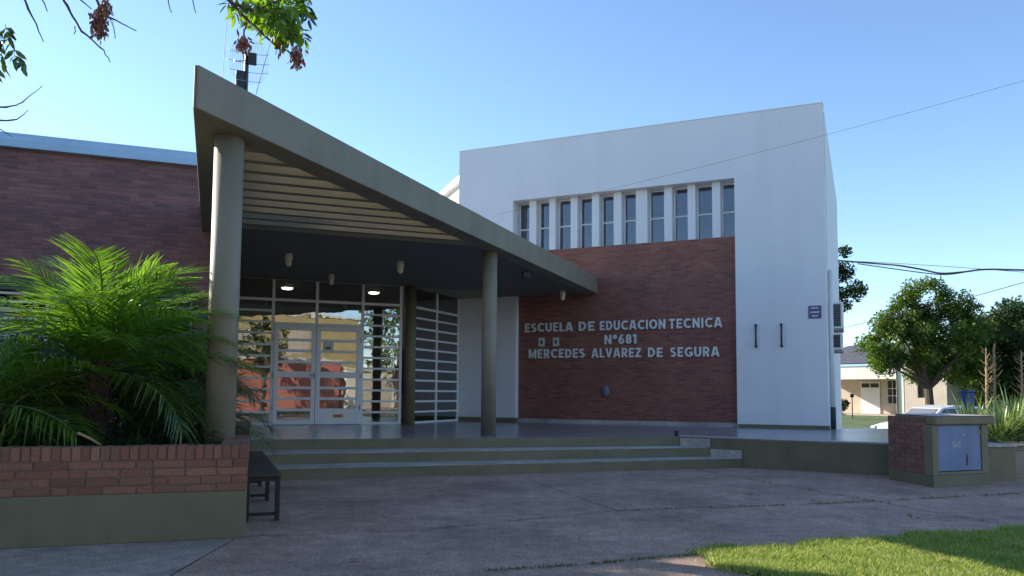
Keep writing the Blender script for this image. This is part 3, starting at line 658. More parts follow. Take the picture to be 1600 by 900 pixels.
# palms
def frond_mesh(L, droop, nl, ll, seed, mat, bend=0.):
    rs = random.Random(seed); mb = MB(); pts = []; nl = int(nl*.95); ll *= 1.12
    n = 16; ang = 0.; p = Vector((0, 0, 0)); side = 0
    for i in range(n+1):
        pts.append(p.copy()); t = i/n; a = -droop*t**1.6
        p = p+Vector((math.cos(a)*math.cos(bend*t), math.sin(bend*t)*math.cos(a), math.sin(a)))*(L/n)
    mb.tube(pts, [max(.0025, .014*(1-.85*i/n)) for i in range(n+1)], 5)
    for i in range(nl):
        t = .10+.9*(i+.5)/nl; k = min(n-1, int(t*n)); q = pts[k].lerp(pts[k+1], t*n-k); d = (pts[k+1]-pts[k]).normalized()
        sd = Vector((0, 0, 1)).cross(d).normalized(); upv = d.cross(sd)
        for s in (-1, 1):
            l = ll*(.45+.75*math.sin(math.pi*min(1, .12+t*.86))**.8)*rs.uniform(.85, 1.1)
            sweep = .55+.5*t+rs.uniform(-.12, .12); lift = rs.uniform(.1, .5)
            v = (sd*s*1.0+d*sweep+upv*lift).normalized(); w = rs.uniform(.0052, .0085)
            wv = v.cross(upv).normalized()*w
            q1 = q+v*l*.5+Vector((0, 0, -.07*l)); q2 = q+v*l+Vector((0, 0, -rs.uniform(.25, .62)*l))
            mb.add([q-wv*.5, q+wv*.5, q1+wv, q1-wv, q2+wv*.15, q2-wv*.15], [(0, 1, 2, 3), (3, 2, 4, 5)])
    return mb.mesh('frond', mat)
def palm(loc, label, nf, L, trunk_h, trunk_r, seed, elev=(70, -35), mats=('palm', 'palm_old'), meshes=None):
    rs = random.Random(seed); t = thing('palm', label, 'palm', loc, 0)
    tr = MB(); rings = 14
    tr.rings([[((trunk_r*(1.05+.2*math.sin(j*1.9+.3*i))*(.75+.35*j/rings))*math.cos(2*math.pi*i/14), (trunk_r*(1.05+.2*math.sin(j*2.3+i))*(.75+.35*j/rings))*math.sin(2*math.pi*i/14), -.1+(trunk_h+.1)*j/rings) for i in range(14)] for j in range(rings+1)])
    for i in range(46):         # old leaf bases
        a = i*2.4; z = trunk_h*(i/46)*.98; r_ = trunk_r*(.85+.25*i/46)
        tr.tube([(r_*math.cos(a), r_*math.sin(a), z), ((r_+.045)*math.cos(a), (r_+.045)*math.sin(a), z+.09)], [.026, .007], 5)
    tr.build('trunk', M['palm_trunk'], t)
    for i in range(nf):
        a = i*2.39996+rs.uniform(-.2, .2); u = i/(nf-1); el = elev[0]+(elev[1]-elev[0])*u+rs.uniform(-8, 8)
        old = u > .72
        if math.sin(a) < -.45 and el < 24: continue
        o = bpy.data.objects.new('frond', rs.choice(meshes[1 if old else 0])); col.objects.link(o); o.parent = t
        s = L*rs.uniform(.85, 1.1)*(1 if u > .12 else .8); o.scale = (s, s, s)
        o.location = (.05*math.cos(a), .05*math.sin(a), trunk_h-.02-.1*u); o.rotation_euler = Euler((rs.uniform(-.35, .35), -R(el), a), 'XYZ')
    return t
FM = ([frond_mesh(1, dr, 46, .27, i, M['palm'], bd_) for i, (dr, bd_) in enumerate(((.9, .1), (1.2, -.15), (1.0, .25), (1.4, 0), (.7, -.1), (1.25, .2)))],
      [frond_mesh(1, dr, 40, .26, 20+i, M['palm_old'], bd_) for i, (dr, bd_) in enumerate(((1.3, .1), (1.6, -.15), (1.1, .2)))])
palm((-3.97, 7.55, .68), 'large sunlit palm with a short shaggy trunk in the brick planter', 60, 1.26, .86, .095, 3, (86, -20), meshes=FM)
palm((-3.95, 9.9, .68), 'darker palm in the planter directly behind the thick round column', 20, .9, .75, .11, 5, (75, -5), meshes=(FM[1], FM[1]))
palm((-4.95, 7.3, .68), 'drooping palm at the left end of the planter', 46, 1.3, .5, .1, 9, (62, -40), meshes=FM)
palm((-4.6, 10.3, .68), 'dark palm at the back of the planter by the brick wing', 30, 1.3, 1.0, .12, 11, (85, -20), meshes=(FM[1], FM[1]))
def blade(mb, p, v, l, w, droop=.4, segs=3):
    v = v.normalized(); sd = v.cross(Vector((0, 0, 1)));
    if sd.length < .01: sd = Vector((1, 0, 0))
    sd.normalize(); prev = None
    for i in range(segs+1):
        t = i/segs; q = p+v*l*t+Vector((0, 0, -droop*l*t*t)); ww = w*(1-t)**.6*(.7+.6*t) if i < segs else 0.0008
        cur = (q-sd*ww, q+sd*ww)
        if prev: mb.add([prev[0], prev[1], cur[1], cur[0]], [(0, 1, 2, 3)])
        prev = cur
def tuft(name, label, cat, loc, n, l, w, mat, spread=.6, droop=.5, group=None):
    mb = MB()
    for i in range(n):
        a = rnd(0, 6.283); e = rnd(.25, 1.4); v = Vector((math.cos(a)*math.cos(e), math.sin(a)*math.cos(e), math.sin(e)))
        blade(mb, Vector((rnd(-.05, .05)*spread, rnd(-.05, .05)*spread, 0)), v, l*rnd(.6, 1.1), w*rnd(.7, 1.2), droop*rnd(.4, 1.3))
    o = mb.build(name, mat); o.location = loc; return tag(o, label, cat, group)
tuft('strap_leaf_plant', 'yellow-green strap-leaved clump at the planter front, left of the palm trunk', 'plant', plw(-2.05, .5), 60, .75, .012, M['strap'], 1.5, .8)
tuft('strap_leaf_plant', 'dark strap-leaved clump between the palm trunk and the thick column', 'plant', plw(-.95, .75), 55, .55, .01, M['low_green'], 2, .7)
tuft('strap_leaf_plant', 'spiky dark clump against the back of the thick column', 'plant', plw(-.75, 2.0), 60, .95, .014, M['low_green'], 2, .35)
palm((-3.5, 8.9, .68), 'short dark palm filling the planter between the trunk and the thick column', 26, .8, .3, .08, 13, (70, -15), meshes=(FM[1], FM[1]))
for i, (x, y, h, lab) in enumerate(((-4.9, 9.9, 1.3, 'dark bush against the brick wing at the left of the planter'), (-4.7, 10.7, 1.2, 'dark bush behind the large palm trunk'), (-6.2, 9.2, 1.3, 'dark bush at the far left behind the palms'))):
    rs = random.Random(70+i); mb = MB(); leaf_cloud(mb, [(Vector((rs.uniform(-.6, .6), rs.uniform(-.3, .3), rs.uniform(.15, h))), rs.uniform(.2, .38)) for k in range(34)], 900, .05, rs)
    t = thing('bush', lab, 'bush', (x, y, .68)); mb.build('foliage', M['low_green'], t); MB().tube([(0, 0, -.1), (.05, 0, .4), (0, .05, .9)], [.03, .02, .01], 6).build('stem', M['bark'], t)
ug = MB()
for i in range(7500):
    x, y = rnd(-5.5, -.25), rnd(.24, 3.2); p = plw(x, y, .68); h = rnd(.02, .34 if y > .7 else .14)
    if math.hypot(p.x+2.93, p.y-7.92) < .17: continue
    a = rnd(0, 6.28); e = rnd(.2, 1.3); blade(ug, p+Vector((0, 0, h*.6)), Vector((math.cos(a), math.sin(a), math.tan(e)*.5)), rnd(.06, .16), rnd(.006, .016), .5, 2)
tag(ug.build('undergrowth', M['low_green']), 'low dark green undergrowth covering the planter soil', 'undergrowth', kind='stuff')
# a cut palm rib lying in the planter
o = tag(MB().tube([(0, 0, 0), (.1, .02, -.05), (.18, .03, -.1)], [.012, .01, .004], 6).build('dry_palm_rib', M['stalk']), 'pale dry palm rib lying at the planter edge', 'twig'); o.location = plw(-1.35, .16, .9)

# ================================================================== bench
BA = math.atan2(.93, -.355)
bn = thing('bench', 'long dark backless bench beside the planter end', 'bench', (-2.56, 7.62, 0), BA-math.pi/2)
MB().box(.0, .335, 0, 3.1, .425, .46).build('seat', M['bench_wood'], bn, .008)
MB().box(.02, .05, .04, 3.06, .385, .424).box(.285, .315, .04, 3.06, .385, .424).build('rail', M['black'], bn)
for y in (.03, 1.5, 2.97):
    lf = MB().box(.0, .045, y, y+.06, 0, .424).box(.285, .33, y, y+.06, 0, .424).box(.046, .284, y+.01, y+.05, .05, .08).box(.046, .284, y+.01, y+.05, .385, .423)
    lf.build('leg_frame', M['black'], bn, .003)

# ================================================================== gas cabinet
A_, B_, C_ = Vector((5.85, 10.95)), Vector((6.90, 11.40)), Vector((5.77, 12.05)); Dq = B_+(C_-A_)
gx = (B_-A_).normalized(); gw = (B_-A_).length; gang = math.atan2(gx.y, gx.x)
gas = thing('gas_cabinet', 'brick gas meter cabinet with an olive frame and a blue door', 'gas cabinet', (A_.x, A_.y, 0), gang)
gl = C_-A_; gy = Vector((gl.x*gx.x+gl.y*gx.y, -gl.x*gx.y+gl.y*gx.x))       # left side in the local frame
def skew(x, y): return (x+gy.x*(y/gy.y), y)
dp = gy.y
MB().prism([skew(-.0, .14), skew(0, dp), skew(gw, dp), skew(gw, .14)], .16, .965).build('brick_body', M['mortar'], gas)
gb = MB(); 
for r in range(12):
    z0 = .165+r*.067; yy = .13+(.12 if r % 2 else .0)
    y_ = .125
    while y_ < dp-.02:
        L = .24 if (y_ > .13 or not r % 2) else .12; y1 = min(dp, y_+L)
        pa, pb = skew(-.008+rnd(-.004, .004), y_), skew(-.008+rnd(-.004, .004), y1); gb.prism([pa, pb, (pb[0]+.1, pb[1]), (pa[0]+.1, pa[1])], z0, z0+.057); y_ = y1+.01
gb.build('brickwork', M['brick_island'], gas, .003)
MB().prism([skew(-.015, -.02), skew(-.015, dp), skew(gw+.01, dp), skew(gw+.01, -.02)], -.05, .16).build('plinth', M['olive_wall'], gas, .008)
MB().box(.0, .12, .0, .138, .16, .86).box(gw-.14, gw, 0, .138, .16, .86).box(.12, gw-.14, 0, .138, .16, .205).build('door_frame', M['olive_dark'], gas, .008)
MB().prism([(.02, -.045), (gw+.1, -.045), skew(gw+.1, dp), skew(.14, dp), (.1, .14), (.02, .12)], .862, .985).build('slab', M['olive_dark'], gas, .02)
MB().prism([(.02, -.045), (gw+.1, -.045), skew(gw+.1, dp), skew(.14, dp), (.1, .14), (.02, .12)], .986, .992).build('slab_top', M['tread'], gas)
gd = MB().box(.13, gw-.15, .012, .03, .215, .855).build('door', M['blue_door'], gas, .004)
o = link('lettering', text_mesh('GAS', M['paper'], .165, .082, .003, .0), gd); o.location = (.41, .0115, .545)
rs_ = MB()
for cx_, cz, w_, h_ in ((.70, .37, .022, .085), (.685, .30, .013, .03), (gw-.165, .32, .01, .05), (gw-.16, .80, .008, .05)):
    n = 11; rs_.add([(cx_+w_*rnd(.7, 1.1)*math.cos(2*math.pi*i/n), .0105, cz+h_*rnd(.7, 1.1)*math.sin(2*math.pi*i/n)) for i in range(n)], [tuple(range(n-1, -1, -1))])
rs_.build('rust_patch', M['rust'], gd)
MB().cyl(gw-.17, .01, [(.012, .72), (.012, .78)], 8).cyl(gw-.17, .01, [(.012, .28), (.012, .34)], 8).build('hinge', M['grey_metal'], gd)
MB().box(.61, .65, .0, .012, .715, .728).box(.635, .66, .0, .012, .724, .735).build('latch', M['paper'], gd)
# low walls of the planting bed to the right
lw = thing('low_wall', 'low olive garden wall with a pale top beside the gas cabinet', 'wall', (7.15, 11.85, 0), .2)
MB().box(0, .5, 0, 1.2, -.05, .50).build('wall_body', M['olive_dark'], lw, .008); MB().box(-.02, .52, -.02, 1.2, .503, .54).build('coping', M['tread'], lw, .008)
lw = thing('low_wall', 'smaller garden wall block at the right edge, before the agaves', 'wall', (7.78, 12.25, 0), .2)
MB().box(0, .25, 0, .9, -.05, .43).build('wall_body', M['olive'], lw, .01); MB().box(-.012, .262, -.012, .9, .432, .45).build('coping', M['olive_dark'], lw, .005)
bed = MB().prism([(7.6, 13.0), (14, 14.5), (14, 18), (9.5, 17)], -.02, .3); tag(bed.build('planting_bed', M['soil'], bevel=.05), kind='structure')

# ================================================================== plants on the right
def agave(loc, label, n, l):
    mb = MB()
    n = int(n*1.6)
    for i in range(n):
        a = i*2.4; u = i/n; e = R(84-70*u)+rnd(-.1, .1); v = Vector((math.cos(a)*math.cos(e), math.sin(a)*math.cos(e), math.sin(e)))
        blade(mb, Vector((.07*math.cos(a), .07*math.sin(a), .1)), v, l*.92*rnd(.75, 1.1), .03, rnd(.05, .3), 4)
    t = thing('agave', label, 'plant', loc, 0, 'pale agaves in the bed on the right')
    mb.build('leaves', M['agave'], t); MB().cyl(0, 0, [(.1, -.1), (.12, .1), (.05, .25)], 10).build('stem', M['bark'], t)
for i, (x, y, z, n, l, lab) in enumerate(((8.75, 14.1, .35, 60, .95, 'pale spiky agave just right of the gas cabinet, leftmost of its clump'), (9.2, 14.5, .4, 70, 1.05, 'tall pale agave in the clump behind the low wall, second from the left'),
        (9.75, 14.4, .4, 70, 1.0, 'pale agave at the right edge of the picture, in front'), (9.85, 15.4, .45, 60, 1.15, 'pale agave at the back of the clump on the right'), (9.1, 15.5, .4, 60, 1.1, 'pale agave at the back of the clump, nearer the blue box'))):
    agave((x, y, z), lab, n, l)
hb = MB()
for i in range(5000):
    p = Vector((rnd(7.9, 10.5), rnd(12.95, 14.0), rnd(.05, .75))); a = rnd(0, 6.28); blade(hb, p, Vector((math.cos(a), math.sin(a), rnd(-.2, .8))), rnd(.06, .16), rnd(.01, .02), .3, 2)
tag(hb.build('bed_shrubbery', M['low_green']), 'dark low shrubbery under the agaves', 'shrubbery', kind='stuff')
def stalk(x, y, h, label):
    t = thing('dry_stalk', label, 'dry plant', (x, y, .3), 0, 'dry stalks above the agaves')
    mb = MB(); mb.tube([(0, 0, 0), (rnd(-.02, .02), 0, h*.5), (rnd(-.04, .04), 0, h)], [.035, .028, .012], 7)
    mb.build('stem', M['stalk'], t); tw = MB()
    for i in range(34):
        z = h*(.35+.63*i/34); a = rnd(0, 6.28); l = rnd(.08, .26)*(1.25-z/h*.8)
        tw.tube([(0, 0, z), (l*.6*math.cos(a), l*.6*math.sin(a), z+l*.35), (l*math.cos(a), l*math.sin(a), z+l*.85)], [.008, .006, .003], 4)
    tw.build('twigs', M['stalk'], t)
stalk(9.55, 15.75, 1.95, 'dry tan stalk, left of the close pair above the agaves'); stalk(9.78, 15.9, 2.05, 'dry tan stalk, right and tallest of the close pair above the agaves'); stalk(10.25, 15.75, 1.9, 'dry tan stalk at the right edge, apart from the pair')

# ================================================================== trees
def tree(loc, label, height, crown_r, crown_base, mat, seed, nclump=60, per=150, size=.11, name='tree', lean=0, trunk_r=.16, shape=1., group=None, clump_r=(.45, .95), lobes=None):
    rs = random.Random(seed); t = thing(name, label, 'tree', loc, 0, group)
    cz = (crown_base+height)/2; hz = (height-crown_base)/2; clumps = []
    for i in range(nclump):
        while True:
            p = Vector((rs.uniform(-1, 1), rs.uniform(-1, 1), rs.uniform(-1, 1)))
            if .25 < p.length < 1: break
        tap = 1-.35*max(0, p.z)*shape
        clumps.append((Vector((p.x*crown_r*tap+lean*p.z, p.y*crown_r*tap, cz+p.z*hz)), rs.uniform(*clump_r)*crown_r/3.2))
    if lobes:
        clumps = []
        for lx, ly, lz, lr in lobes:
            for i in range(nclump):
                d = Vector((rs.gauss(0, 1), rs.gauss(0, 1), rs.gauss(0, .8))).normalized()*lr*rs.uniform(.35, 1.05)
                clumps.append((Vector((lx, ly, lz))+d, rs.uniform(*clump_r)))
        rs.shuffle(clumps)
    mb = MB(); leaf_cloud(mb, clumps, per*(3.2/crown_r)**2, size, rs); mb.build('crown', mat, t)
    tb = MB(); fork = crown_base*.75
    tb.tube([(0, 0, -.2), (.03, 0, fork*.5), (.0, .02, fork)], [trunk_r*1.25, trunk_r, trunk_r*.9], 9)
    for i, (c, r) in enumerate(clumps[::max(1, len(clumps)//15)]):
        m1 = Vector((c.x*.22+rs.gauss(0, .07), c.y*.22+rs.gauss(0, .07), fork+(c.z-fork)*.25)); mid = Vector((c.x*.5+rs.gauss(0, .13), c.y*.5+rs.gauss(0, .13), fork+(c.z-fork)*.6))
        tb.tube([(0, 0, fork-.1), m1, mid, c], [trunk_r*.5, trunk_r*.34, trunk_r*.2, .012], 6)
    tb.build('trunk', M['bark'], t); return t
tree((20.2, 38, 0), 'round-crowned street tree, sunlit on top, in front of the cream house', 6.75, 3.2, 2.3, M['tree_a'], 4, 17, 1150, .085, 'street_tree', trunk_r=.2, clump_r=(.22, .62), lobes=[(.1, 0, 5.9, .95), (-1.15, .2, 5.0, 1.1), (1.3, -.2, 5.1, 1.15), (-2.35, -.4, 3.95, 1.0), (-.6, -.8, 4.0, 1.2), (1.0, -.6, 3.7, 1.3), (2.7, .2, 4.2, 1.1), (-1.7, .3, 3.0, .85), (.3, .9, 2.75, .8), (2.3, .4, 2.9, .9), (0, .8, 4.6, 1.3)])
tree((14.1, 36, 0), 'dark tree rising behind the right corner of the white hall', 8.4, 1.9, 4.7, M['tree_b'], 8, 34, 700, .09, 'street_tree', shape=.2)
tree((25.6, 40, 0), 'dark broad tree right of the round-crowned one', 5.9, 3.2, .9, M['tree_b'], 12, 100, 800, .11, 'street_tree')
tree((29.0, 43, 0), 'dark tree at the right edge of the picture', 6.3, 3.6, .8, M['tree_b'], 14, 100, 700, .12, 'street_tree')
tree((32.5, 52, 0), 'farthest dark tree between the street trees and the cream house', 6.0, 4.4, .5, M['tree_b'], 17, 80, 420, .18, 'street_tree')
tree((24.2, 33.5, -.05), 'low dark bushy tree beside the blue box', 3.4, 1.9, .3, M['tree_b'], 19, 60, 500, .09, 'bushy_tree', trunk_r=.07)
tree((19.0, 45.5, 0), 'small round clipped shrub on the lawn before the porch', 1.25, .55, .35, M['tree_b'], 21, 26, 120, .05, 'shrub', trunk_r=.05)

# overhanging tree on the left, trunk outside the view
oh = thing('overhanging_tree', 'ash tree whose bare twigs, bright leaves and brown seed clusters hang into the sky', 'tree', (-5.2, 3.6, 0), 0)
tb = MB(); tw = MB(); lv = MB(); lvd = MB(); sd_ = MB(); rs = random.Random(31); OH = Vector((-5.2, 3.6, 0))
def px(x, y, d):            # a direction measured from the camera position, at a real distance d
    v = (fw+cr*((x-800)/F)+cu*((529.17-y)/F)); return Vector((0, 0, 1.25))+v*d-OH
tb.tube([(0, 0, -.2), (.05, 0, 1.5), (.0, .05, 3.2), (.15, .2, 4.4), (.5, .6, 5.6)], [.24, .2, .17, .13, .09], 10)
tb.tube([(0, .05, 3.4), (.6, 1.0, 4.3), (1.4, 2.2, 4.75), (2.3, 3.0, 4.75)], [.11, .07, .05, .03], 8)
tb.tube([(.1, .15, 4.0), (.9, .8, 5.0), (2.0, 1.6, 5.4), (3.2, 2.3, 5.1)], [.09, .06, .04, .02], 8)
def twig(pts, d, r0=.012, r1=.003, side=True):
    P3 = [px(x, y, d+rs.uniform(-.05, .05)) for x, y in pts]; n = len(P3)
    Q = []
    for i in range(n-1):
        a, b, c, d_ = P3[max(0, i-1)], P3[i], P3[i+1], P3[min(n-1, i+2)]
        for k in range(5):
            t = k/5; Q.append(.5*((2*b)+(c-a)*t+(2*a-5*b+4*c-d_)*t*t+(3*b-a-3*c+d_)*t**3)+Vector((rs.gauss(0, .003), 0, rs.gauss(0, .003))))
    Q.append(P3[-1]); m_ = len(Q); mb = MB(); mb.tube(Q, [(r0+(r1-r0)*i/(m_-1))*(1.25 if i % 5 == 0 else 1) for i in range(m_)], 6)
    mb.build('twig', M['twig'], oh, smooth=True); return P3
twig([(20, -40), (45, 15), (68, 65)], 6.0); twig([(80, -30), (105, 10), (128, 48), (158, 75), (172, 97)], 6.0); twig([(118, 42), (116, 53)], 6.0, .005)
twig([(145, -20), (157, 15), (172, 28), (213, 48)], 5.6); twig([(110, -15), (143, 14)], 5.6, .008); twig([(175, 33), (180, 60)], 5.6, .004); twig([(60, -15), (74, 18)], 6.2, .008)
twig([(-30, 168), (10, 167), (35, 160), (66, 134)], 5.5, .008, .002); twig([(-30, 184), (20, 188), (44, 172)], 5.5, .008, .002); twig([(-20, 190), (18, 213)], 5.5, .006, .002); twig([(258, -20), (268, 20)], 6, .006); twig([(295, -20), (306, 20)], 6, .006)
twig([(340, -25), (360, 3), (385, 30), (410, 52), (432, 71), (456, 83)], 5.4, .014, .005); twig([(385, 38), (380, 58)], 5.4, .005, .003); twig([(360, 3), (400, 18), (448, 10)], 5.4, .01, .004); twig([(372, 8), (410, 22), (440, 52)], 5.4, .006, .003); twig([(400, 18), (430, 2), (480, -12)], 5.4, .006, .003)
def leaflet(mb, p, v, l, w):
    v = v.normalized(); n = Vector((rs.gauss(0, 1), rs.gauss(0, 1), rs.gauss(0, 1))); s = v.cross(n).normalized(); n2 = s.cross(v); c = -n2*l*.12
    mb.add([p, p+v*l*.35+s*w, p+v*l*.72+s*w*.8+c, p+v*l+c*1.6, p+v*l*.72-s*w*.8+c, p+v*l*.35-s*w], [(0, 1, 2, 3), (0, 3, 4, 5)])
def spray(mb, p, d, n, l):      # a compound leaf: rachis with paired leaflets
    d = d.normalized(); q = p.copy(); mb.tube([p, p+d*n*l*.42], [.0025, .0015], 3)
    sdv = d.cross(Vector((rs.gauss(0, 1), rs.gauss(0, 1), rs.gauss(0, 1)))).normalized()
    for i in range(n):
        q = p+d*l*.42*(i+.6)
        for s in (-1, 1): leaflet(mb, q, sdv*s+d*.7+Vector((0, 0, -.35)), l*rs.uniform(.8, 1.15), l*.17)
    leaflet(mb, p+d*n*l*.42, d, l*1.1, l*.17)
for i in range(95):
    x, y = rs.uniform(372, 470), rs.uniform(-22, 46); 
    if y > 22+(x-372)*.35: continue
    spray(lv, px(x, y, rs.uniform(5.2, 6.0)), Vector((rs.gauss(0, .5), rs.gauss(0, .5), -.7)), 3, .085)
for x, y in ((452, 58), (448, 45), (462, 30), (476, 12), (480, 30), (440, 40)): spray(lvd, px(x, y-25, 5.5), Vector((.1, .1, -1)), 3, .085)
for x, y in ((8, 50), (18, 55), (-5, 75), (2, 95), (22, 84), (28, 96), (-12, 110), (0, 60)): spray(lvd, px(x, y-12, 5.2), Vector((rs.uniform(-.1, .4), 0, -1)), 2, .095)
for x, y, n in ((152, 32, 70), (163, 14, 55), (157, 47, 45), (380, 68, 38), (440, 64, 55), (464, 90, 60)):
    c = px(x, y, 5.4 if x > 300 else 5.6)
    sd_ = MB(); sd_.tube([c+Vector((0, 0, .1)), c, c-Vector((0, 0, .05))], [.004, .004, .002], 4)
    for i in range(int(n*2.2)):
        p = c+Vector((rs.gauss(0, .02), rs.gauss(0, .02), rs.gauss(.01, .034))); leaflet(sd_, p, Vector((rs.gauss(0, .4), rs.gauss(0, .4), -1)), .045, .0085)
    sd_.build('seed_cluster', M['seed'], oh)
# the rest of the crown, above and left of the view
cl = [(Vector((rs.uniform(-2.5, 2.2), rs.uniform(-2.2, 2.2), rs.uniform(5.6, 7.4))), rs.uniform(.4, .8)) for i in range(26)]
leaf_cloud(lvd, cl, 260, .07, rs)
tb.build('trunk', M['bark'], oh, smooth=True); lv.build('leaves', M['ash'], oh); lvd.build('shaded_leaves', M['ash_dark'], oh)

# ================================================================== house beyond the street
ha = R(-50)
def hx(pxx, d): return (pxx-800)/1223.5*d
ho = Vector((hx(1302, 54.5), 54.5, 0))
hs = thing('cream_house', 'single-storey cream house with a porch and dark grey roof across the side street', 'house', ho, ha)
HW = 9.2; hs.scale = (.8, 1, 1)
k = MB(); k.box(-4, 0, 0, .3, 0, 3.3); k.box(5.35, 5.95, 0, .3, 0, 3.3); k.box(0, 5.35, 0, .3, 2.42, 3.3); k.build('porch_wall', M['cream'], hs, .01)
MB().box(5.96, HW, .02, .3, 0, 1.2).box(5.96, 7.0, .02, .3, 1.2, 3.3).box(7.6, HW, .02, .3, 1.2, 3.3).box(7.0, 7.6, .02, .3, 2.5, 3.3).build('wall', M['peach'], hs)
MB().box(-4, 6.2, 3.2, 3.5, 0, 3.3).build('back_wall', M['peach'], hs); MB().box(HW-.3, HW, .31, 8, 0, 3.3).build('end_wall', M['peach'], hs)
MB().box(-4, 6.2, .3, 3.2, -.02, .06).build('porch_floor', M['peach'], hs); MB().box(-4, 5.95, .31, 3.19, 2.9, 3.0).build('porch_ceiling', M['cream'], hs)
w = MB().box(.5, 2.2, 3.12, 3.19, .06, 2.3).build('garage_door', M['white_trim'], hs); MB().box(.6, 1.3, 3.1, 3.12, 1.9, 2.2).box(1.4, 2.1, 3.1, 3.12, 1.9, 2.2).build('door_light', M['dark'], w)
for x in (3.3, 5.0):
    w = MB().box(x-.4, x+.4, 3.14, 3.19, .8, 2.35).build('window', M['dark'], hs)
    MB().box(x-.02, x+.02, 3.11, 3.14, .8, 2.35).box(x-.4, x+.4, 3.11, 3.14, 1.3, 1.34).box(x-.4, x+.4, 3.11, 3.14, 1.8, 1.84).build('window_bars', M['white_trim'], w)
MB().box(7.0, 7.6, .15, .2, 1.2, 2.5).build('window', M['dark'], hs)
MB().cyl(5.45, -.06, [(.05, 0), (.05, 3.2)], 8).build('downpipe', M['green_paint'], hs)
MB().box(-4.3, HW+.3, -.07, .0, 3.301, 3.45).build('gutter', M['gutter'], hs)
rf = MB().add([(-4.4, -.06, 3.5), (HW+.3, -.06, 3.5), (HW+.3, 8.5, 3.5), (-4.4, 8.5, 3.5), (-1, 4, 5.0), (HW-3.5, 4, 5.0)], [(0, 1, 5, 4), (1, 2, 5), (2, 3, 4, 5), (3, 0, 4), (0, 3, 2, 1)]); rf.build('roof', M['roof'], hs)
# thin sign post by the shrub
o = thing('sign_post', 'thin dark post on the lawn beside the round shrub', 'post', (19.3, 44.5, 0)); MB().cyl(0, 0, [(.03, 0), (.03, 1.35)], 8).build('post', M['black'], o); MB().box(-.1, .1, -.02, .02, 1.2, 1.4).build('head', M['black'], o)
# blue box
o = thing('blue_box', 'tall narrow blue box standing beyond the gas cabinet', 'box', (10.75, 18.5, -.05), .2)
MB().box(-.1, .1, -.1, .1, 0, 1.42).build('body', M['blue'], o, .015); MB().box(-.12, .12, -.12, .12, 1.42, 1.46).build('lid', M['blue'], o, .01); MB().box(-.06, .06, -.106, -.1, .5, 1.1).build('panel', M['grey_metal'], o)

# ================================================================== parked car
car = thing('parked_car', 'white hatchback parked in the side street behind the gas cabinet', 'car', (14.6, 27.0, -.48), R(14))
prof = [(-2.0, .30), (-2.02, .55), (-1.92, .78), (-1.05, .93), (-.45, 1.36), (.2, 1.45), (1.1, 1.43), (1.75, 1.05), (1.95, .95), (2.0, .5), (1.95, .3)]
secs = []
for yv, s in ((-.84, 0), (-.80, .04), (.80, .04), (.84, 0)): pass
bdy = MB(); half = .83
lower = [(-2.0, .28), (-2.03, .5), (-1.95, .74), (-1.6, .83), (-1.0, .93), (1.75, .97), (1.97, .9), (2.02, .5), (1.97, .28)]
ring = []
for y, ins in ((-half, .03), (-half+.06, 0), (half-.06, 0), (half, .03)):
    ring.append([(x*(1-ins), y, z-(.02 if ins and z > .6 else 0)) for x, z in lower])
bdy.rings(ring)
bo = bdy.build('body', M['car'], car, .03, smooth=False)
cab = MB(); cabp = [(-1.0, .93), (-.42, 1.36), (.2, 1.46), (1.05, 1.43), (1.75, .97)]
ring = [[(x, y*(1-(z-.93)*.28), z) for x, z in cabp] for y in (-half+.05, half-.05)]
cab.rings(ring); cab.build('cabin', M['car'], car, .03)
gl_ = MB()
for s in (-1, 1):
    yy = lambda z: s*((half-.05)*(1-(z-.93)*.28)+.006)
    gl_.add([(-.75, yy(1.0), 1.0), (.15, yy(1.0), 1.0), (.15, yy(1.36), 1.36), (-.33, yy(1.33), 1.33)], [(0, 1, 2, 3)]); gl_.add([(.22, yy(1.0), 1.0), (1.4, yy(1.0), 1.0), (1.02, yy(1.35), 1.35), (.22, yy(1.37), 1.37)], [(0, 1, 2, 3)])
gl_.add([(-.96, -.68, .97), (-.96, .68, .97), (-.47, .6, 1.335), (-.47, -.6, 1.335)], [(0, 1, 2, 3)])
for i, v_ in enumerate(gl_.v[-4:]): gl_.v[len(gl_.v)-4+i] = (v_[0]-.012, v_[1], v_[2]+.008)
gl_.build('window', M['print'], car)
for x in (-1.25, 1.25):
    for s in (-1, 1):
        wh = MB().rings([[(x+r*math.cos(2*math.pi*i/24), s*(half-.2)+yy2*s, .31+r*math.sin(2*math.pi*i/24)) for i in range(24)] for r, yy2 in ((.29, 0), (.31, .03), (.31, .19), (.26, .21))]); w = wh.build('wheel', M['rubber'], car)
        MB().rings([[(x+r*math.cos(2*math.pi*i/12), s*(half+.012+yy2), .31+r*math.sin(2*math.pi*i/12)) for i in range(12)] for r, yy2 in ((.2, 0), (.19, .006))]).build('rim', M['chrome'], w)
for s in (-1, 1): MB().box(-2.035, -1.8, s*.68-.12, s*.68+.12, .62, .74).build('headlight', M['chrome'], car, .03)
MB().box(-2.045, -1.99, -.45, .45, .36, .52).build('grille', M['black'], car, .01)
for s in (-1, 1): MB().box(-.75, -.6, s*(half+.1)-.08, s*(half+.1)+.08, .98, 1.1).build('mirror', M['car'], car, .02)

